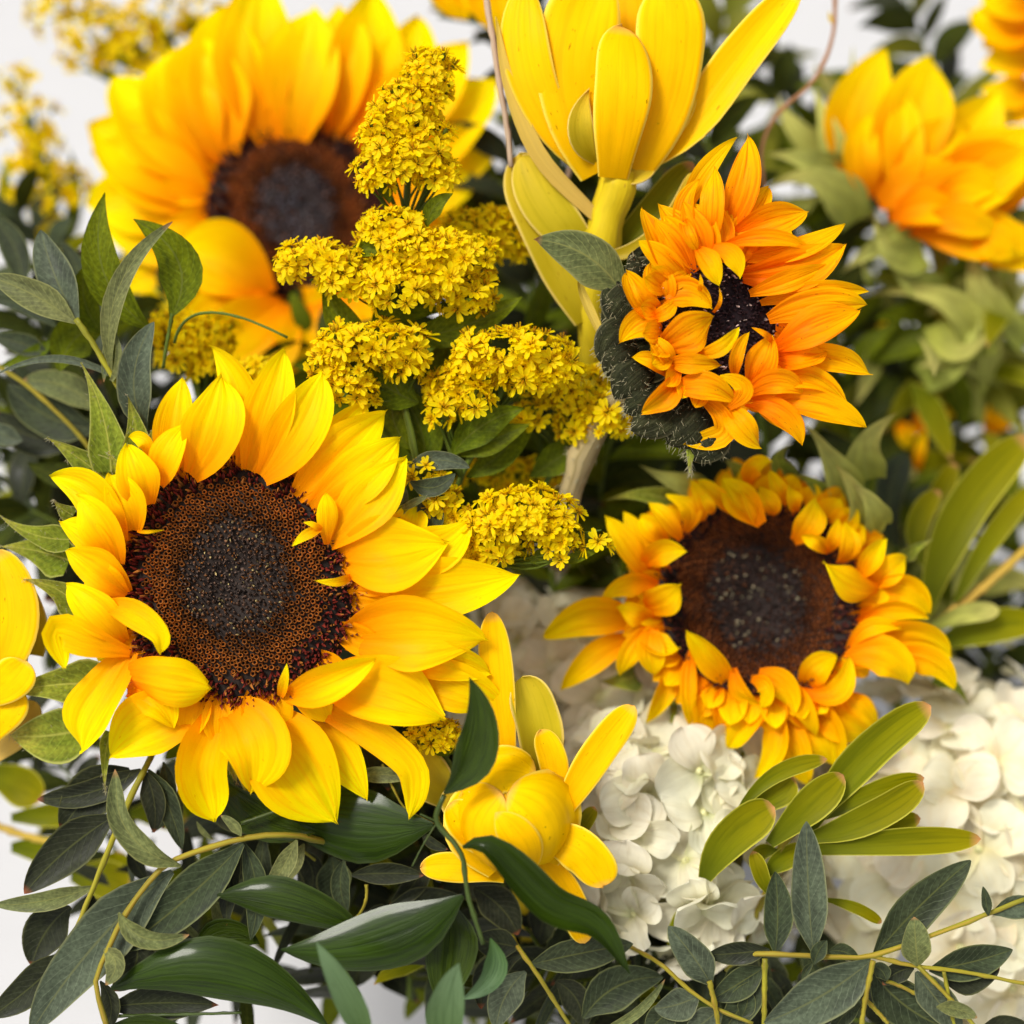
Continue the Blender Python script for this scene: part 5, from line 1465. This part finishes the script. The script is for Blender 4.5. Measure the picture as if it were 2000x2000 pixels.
foliage('leucadendron_foliage', 'blurred broad olive leaves rising along the right edge', 'leucadendron', (1850, 1150), -430, [
 (U_, [(1480, 1560), (1700, 1380), (1980, 1130)], 75, [0, 0, -20])], [
 (U_, [(1400, 1520), (1560, 1050), (1960, 560)], 240, [0, 20, 0]), (U_, [(1560, 1450), (1730, 1150), (1990, 820)], 120, [20, 40, 20]),
 (U_, [(1460, 1700), (1700, 1590), (2000, 1570)], 190, [0, 0, 0]), (U_, [(1400, 1250), (1350, 1100), (1480, 850)], 130, 10),
 (U_, [(1420, 1600), (1600, 1520), (1800, 1500)], 110, 40, dict(mat=BRAP)), (U_, [(1250, 1150), (1200, 900), (1300, 650)], 160, -60, dict(mat=EUC)),
 (U_, [(1300, 1080), (1450, 900), (1560, 700)], 120, -60, dict(mat=OLI)), (U_, [(1300, 1200), (1500, 1100), (1600, 800)], 120, -100, dict(mat=GRN)),
], OLI, 'olive', stem_mat=TAN, group='leucadendron foliage')
foliage('leucadendron_foliage', 'blurred olive leaves with orange stem at the lower left edge', 'leucadendron', (60, 1640), -380, [
 (Q_, [(-60, 840), (150, 920), (380, 960)], 60, [0, 0, 0])], [
 (Q_, [(-80, 560), (60, 620), (230, 720)], 210, 0), (Q_, [(60, 820), (300, 800), (560, 780)], 150, 10), (Q_, [(60, 980), (250, 1000), (420, 1060)], 170, 0),
 (Q_, [(380, 1130), (550, 1150), (700, 1200)], 220, -10), (Q_, [(700, 800), (850, 800), (1000, 850)], 150, -10), (Q_, [(500, 1150), (620, 1080), (650, 1000)], 160, -20),
], OLI, 'olive', stem_mat=TAN, group='leucadendron foliage')

foliage('twig', 'thin brown twig curving down from the top edge past the grey-green bracts', 'twig', (1600, 200), -420, [
 (T_, [(915, -60), (900, 200), (800, 430), (600, 620), (520, 800), (535, 1050)], 32, [0, 0, 10, 10, 0, -10])],
 [(T_, [(900, 130), (885, 90), (880, 60)], 24, 0, dict(mat=TAN))], TAN, 'leaf', stem_mat=STB, group='thin twigs')
foliage('twig', 'pinkish dry twig crossing beside the tall leucadendron', 'twig', (970, 150), -140, [
 (M_, [(820, -60), (860, 200), (890, 400), (940, 700), (960, 900)], 46, [0, 0, 0, 0, 0]), (M_, [(1300, 850), (1200, 1100), (1000, 1400)], 36, [-200, -200, -200])],
 [(M_, [(880, 420), (930, 440), (960, 470)], 30, 0, dict(mat=TAN))], TAN, 'leaf', stem_mat=simple_mat('pink_brown_twig', (.42, .30, .20), .7), group='thin twigs')

foliage('eucalyptus_branch', 'narrow dark eucalyptus leaves with reddish tips hanging straight down below the front sunflower', 'eucalyptus', (560, 1520), -90, [
 (Q_, [(1250, 420), (1300, 620), (1450, 850), (1700, 1050)], 24, [-60, 0, 0, -20])],
 [(Q_, [(880, 520), (900, 700), (820, 900)], 110, [0, 10, 0], dict(mat=EUC)), (Q_, [(850, 560), (860, 700), (880, 880)], 90, -20), (Q_, [(1420, 900), (1400, 1150), (1350, 1470)], 120, [0, 20, 20], dict(mat=EUC)),
  (Q_, [(1200, 1000), (1200, 1250), (1180, 1480)], 130, -10, dict(mat=EUC)), (Q_, [(1640, 960), (1540, 1120), (1430, 1240)], 100, [20, 50, 60], dict(mat=EUCL)), (Q_, [(1790, 1030), (1800, 1150), (1780, 1300)], 190, -20, dict(mat=EUC)),
  (Q_, [(1000, 600), (960, 780), (980, 1000)], 60, 0, dict(mat=EUCL)), (Q_, [(1060, 840), (1120, 920), (1150, 940)], 30, 10, dict(mat=EUCL)), (Q_, [(700, 980), (740, 1080), (790, 1160)], 90, -30),
  (Q_, [(930, 1350), (1050, 1450), (1140, 1560)], 40, 0, dict(mat=EUCL)), (Q_, [(1130, 1260), (1200, 1380), (1170, 1500)], 100, 0, dict(mat=EUCL)), (Q_, [(1320, 1400), (1260, 1480), (1200, 1580)], 80, -10),
  (Q_, [(1600, 1000), (1680, 1100), (1660, 1250)], 130, -40), (Q_, [(1120, 600), (1180, 800), (1350, 900)], 100, -30)], EUCD, group=GE)

# ------------------------------------------------------------------ filler greenery deeper in the bouquet
def random_sprig(name, label, cat, base, tip, z, n, L, w, mats, seed, kind='euc', spread=.9, smat=None, group=None, dz=(-60, 60)):
    r = random.Random(seed)
    t = thing(name, P(*base, z), label, cat, group)
    p0, p1 = P(*base, z), P(*tip, z)
    mid = (p0 + p1) / 2 + np.array([r.uniform(-60, 60), r.uniform(-60, 60), r.uniform(*dz)])
    C = spline([p0, mid, p1], 24)
    V, Fc, UV = tube_geom(C, [7, 3], 6)
    obj('stem', mesh_np('stem', (np.array(V) - origin_of(t)) * S, Fc, smat or STG, uv=UV), t)
    for i in range(n):
        q = (i + .6) / n
        k = min(22, int(q * 23)); p = C[k]; T = C[k + 1] - C[k]; T /= np.linalg.norm(T)
        sgn = 1 if i % 2 else -1
        sd = np.cross(T, [0, 0, 1]); sd /= np.linalg.norm(sd)
        d = T * r.uniform(.2, .9) + sd * sgn * spread * r.uniform(.5, 1.2) + np.array([0, 0, r.uniform(-.5, .7)])
        d /= np.linalg.norm(d)
        l = L * r.uniform(.7, 1.2)
        e = p + d * l + np.array([0, -.12 * l, -.12 * l])
        m = p + d * l * .5 + np.array([0, .05 * l, .05 * l])
        V, Fc, UV = blade_geom([p, m, e], w * r.uniform(.7, 1.25), kind=kind, cup=r.uniform(-.1, .2), roll=r.uniform(-.9, .9), wave=.04, nv=10, nu=5, seed=seed * 77 + i)
        obj('leaf', mesh_np('leaf', (V - origin_of(t)) * S, Fc, r.choice(mats), uv=UV), t)
    return t


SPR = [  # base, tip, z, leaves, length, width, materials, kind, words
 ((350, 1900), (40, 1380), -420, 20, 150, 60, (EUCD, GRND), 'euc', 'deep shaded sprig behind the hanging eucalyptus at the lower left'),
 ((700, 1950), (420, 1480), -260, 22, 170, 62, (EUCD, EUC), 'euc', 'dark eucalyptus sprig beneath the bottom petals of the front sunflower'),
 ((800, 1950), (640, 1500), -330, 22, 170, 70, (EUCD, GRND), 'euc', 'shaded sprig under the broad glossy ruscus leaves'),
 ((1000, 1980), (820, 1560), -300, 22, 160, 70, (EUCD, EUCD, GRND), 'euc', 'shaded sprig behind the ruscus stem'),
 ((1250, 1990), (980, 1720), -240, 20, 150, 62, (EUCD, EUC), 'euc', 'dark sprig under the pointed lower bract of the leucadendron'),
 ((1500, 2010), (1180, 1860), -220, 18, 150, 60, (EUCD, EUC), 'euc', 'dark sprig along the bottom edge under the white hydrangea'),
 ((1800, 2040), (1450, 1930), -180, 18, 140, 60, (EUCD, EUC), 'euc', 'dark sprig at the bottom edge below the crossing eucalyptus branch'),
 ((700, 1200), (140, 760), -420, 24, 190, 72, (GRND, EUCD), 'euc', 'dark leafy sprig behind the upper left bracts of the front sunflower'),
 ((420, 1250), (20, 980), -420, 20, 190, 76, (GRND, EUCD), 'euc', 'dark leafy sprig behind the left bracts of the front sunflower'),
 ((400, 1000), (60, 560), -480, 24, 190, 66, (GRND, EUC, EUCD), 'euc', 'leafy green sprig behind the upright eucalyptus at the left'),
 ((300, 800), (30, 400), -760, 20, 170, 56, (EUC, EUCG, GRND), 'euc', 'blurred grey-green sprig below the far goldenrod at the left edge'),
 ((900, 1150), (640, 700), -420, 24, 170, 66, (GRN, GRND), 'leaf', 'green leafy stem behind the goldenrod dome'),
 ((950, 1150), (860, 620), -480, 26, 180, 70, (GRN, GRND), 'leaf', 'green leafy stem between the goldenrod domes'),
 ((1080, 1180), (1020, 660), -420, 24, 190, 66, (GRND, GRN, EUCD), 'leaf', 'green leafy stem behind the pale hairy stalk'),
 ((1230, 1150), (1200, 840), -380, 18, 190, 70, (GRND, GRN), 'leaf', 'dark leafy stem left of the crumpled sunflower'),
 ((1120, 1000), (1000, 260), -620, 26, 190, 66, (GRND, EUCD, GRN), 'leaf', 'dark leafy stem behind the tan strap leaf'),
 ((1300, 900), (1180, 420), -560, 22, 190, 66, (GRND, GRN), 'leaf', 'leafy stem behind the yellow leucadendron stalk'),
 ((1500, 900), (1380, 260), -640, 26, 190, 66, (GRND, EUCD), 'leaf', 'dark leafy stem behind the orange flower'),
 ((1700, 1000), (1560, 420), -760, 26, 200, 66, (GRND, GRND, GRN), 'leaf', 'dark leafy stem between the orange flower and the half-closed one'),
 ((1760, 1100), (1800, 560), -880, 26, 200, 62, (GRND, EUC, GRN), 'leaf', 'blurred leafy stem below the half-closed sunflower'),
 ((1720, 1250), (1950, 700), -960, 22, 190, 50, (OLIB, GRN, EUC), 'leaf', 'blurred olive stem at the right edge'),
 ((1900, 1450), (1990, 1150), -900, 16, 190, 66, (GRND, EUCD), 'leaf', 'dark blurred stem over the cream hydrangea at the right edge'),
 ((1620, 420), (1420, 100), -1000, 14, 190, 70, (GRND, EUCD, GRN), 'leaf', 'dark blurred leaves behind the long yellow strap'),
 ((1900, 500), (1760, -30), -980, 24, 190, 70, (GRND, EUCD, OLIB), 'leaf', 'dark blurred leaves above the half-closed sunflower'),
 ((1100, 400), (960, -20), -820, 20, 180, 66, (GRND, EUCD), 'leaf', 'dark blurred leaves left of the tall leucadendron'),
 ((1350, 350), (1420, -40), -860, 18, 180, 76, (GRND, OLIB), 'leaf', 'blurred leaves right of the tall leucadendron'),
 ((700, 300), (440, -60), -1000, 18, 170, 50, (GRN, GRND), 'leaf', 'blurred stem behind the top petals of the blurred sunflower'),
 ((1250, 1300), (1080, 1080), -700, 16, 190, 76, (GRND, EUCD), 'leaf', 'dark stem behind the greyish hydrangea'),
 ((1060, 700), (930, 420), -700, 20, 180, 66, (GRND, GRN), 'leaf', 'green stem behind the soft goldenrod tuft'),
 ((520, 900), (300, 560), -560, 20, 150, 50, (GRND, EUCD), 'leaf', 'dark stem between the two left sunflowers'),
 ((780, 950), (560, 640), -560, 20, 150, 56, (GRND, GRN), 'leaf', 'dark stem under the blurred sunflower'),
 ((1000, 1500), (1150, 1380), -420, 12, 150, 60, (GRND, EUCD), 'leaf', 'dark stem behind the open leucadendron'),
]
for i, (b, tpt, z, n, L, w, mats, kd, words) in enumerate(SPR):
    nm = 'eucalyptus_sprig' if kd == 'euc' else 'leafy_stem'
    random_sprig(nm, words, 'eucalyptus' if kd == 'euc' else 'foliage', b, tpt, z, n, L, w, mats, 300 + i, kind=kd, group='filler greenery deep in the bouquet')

# ------------------------------------------------------------------ added mound that darkens the gaps, and the deep leaf mass
import mathutils.noise as mn
def backing():
    c = P(1000, 1180, -1330)
    t = thing('dark_backing', c, 'dark green mound added deep inside the arrangement so its gaps show dark', 'floral foam')
    V = []; Fc = []; a_, b_ = 24, 36
    for i in range(a_ + 1):
        ph = math.pi * i / a_
        for j in range(b_):
            th = 2 * math.pi * j / b_
            d = Vector((math.sin(ph) * math.cos(th), math.sin(ph) * math.sin(th), math.cos(ph)))
            k = 1 + .18 * mn.noise(d * 3.1) + .05 * mn.noise(d * 12)
            V.append((d.x * 800 * k, d.y * 700 * k, d.z * 330 * k))
    for i in range(a_):
        for j in range(b_):
            x, y = i * b_ + j, i * b_ + (j + 1) % b_
            Fc.append((x, x + b_, y + b_, y))
    obj('block', mesh_np('block', np.array(V) * S, Fc, simple_mat('backing', (.024, .030, .008), .9, var=.5, scale=150, bump=.8)), t)
backing()


def deep_leaves(name, regions, mats, seed, L=150, w=58):
    r = random.Random(seed)
    V = []; Fc = []; UV = []; MI = []
    for (cx, cy, rx, ry, z, n) in regions:
        for i in range(n):
            a, q = r.uniform(0, 6.28), math.sqrt(r.random())
            p = P(cx + rx * q * math.cos(a), cy + ry * q * math.sin(a), z + r.uniform(-160, 160))
            d = np.array([r.gauss(0, 1), r.gauss(.4, 1), r.gauss(.3, .6)]); d /= np.linalg.norm(d)
            l = L * r.uniform(.7, 1.35)
            v, f, u = blade_geom([p, p + d * l * .5 + np.array([0, 8, 8]), p + d * l + np.array([0, -.15 * l, 0])], w * r.uniform(.7, 1.3), kind=r.choice(['euc', 'leaf']),
                                 roll=r.uniform(-.9, .9), cup=r.uniform(-.1, .2), nv=7, nu=3, seed=i)
            b = len(V); V += list(v); UV += u
            k = r.randrange(len(mats))
            Fc += [tuple(x + b for x in y) for y in f]; MI += [k] * len(f)
    me = mesh_np(name, np.array(V), Fc, None, uv=UV)
    V = np.array(V)
    W = np.array([[AX.x, AX.y, AX.z], [AY.x, AY.y, AY.z], [AZ.x, AZ.y, AZ.z]])
    G = (V @ W) * S + np.array(ORG)
    me.vertices.foreach_set('co', G.ravel())
    for m in mats: me.materials.append(m)
    me.polygons.foreach_set('material_index', MI)
    me.update()
    o = bpy.data.objects.new(name, me); COL.objects.link(o)
    tag(o, 'dark leaves packed deep between the stems', 'foliage', kind='stuff')


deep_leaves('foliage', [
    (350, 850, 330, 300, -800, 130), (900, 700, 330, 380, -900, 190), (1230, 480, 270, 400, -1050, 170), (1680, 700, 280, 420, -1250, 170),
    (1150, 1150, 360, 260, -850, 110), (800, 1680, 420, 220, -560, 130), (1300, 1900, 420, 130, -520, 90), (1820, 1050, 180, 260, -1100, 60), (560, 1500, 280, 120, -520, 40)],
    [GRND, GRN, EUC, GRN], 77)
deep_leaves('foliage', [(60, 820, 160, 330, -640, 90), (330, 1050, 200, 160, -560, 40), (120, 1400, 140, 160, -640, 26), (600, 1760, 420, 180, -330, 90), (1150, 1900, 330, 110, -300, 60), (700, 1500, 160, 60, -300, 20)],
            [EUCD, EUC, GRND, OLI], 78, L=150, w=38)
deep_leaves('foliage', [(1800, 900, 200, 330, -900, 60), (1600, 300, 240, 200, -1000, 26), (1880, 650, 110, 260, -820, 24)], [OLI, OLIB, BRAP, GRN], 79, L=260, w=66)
print('objects', len(bpy.data.objects), 'tris', sum(len(o.data.polygons) for o in bpy.data.objects if o.type == 'MESH') * 2)
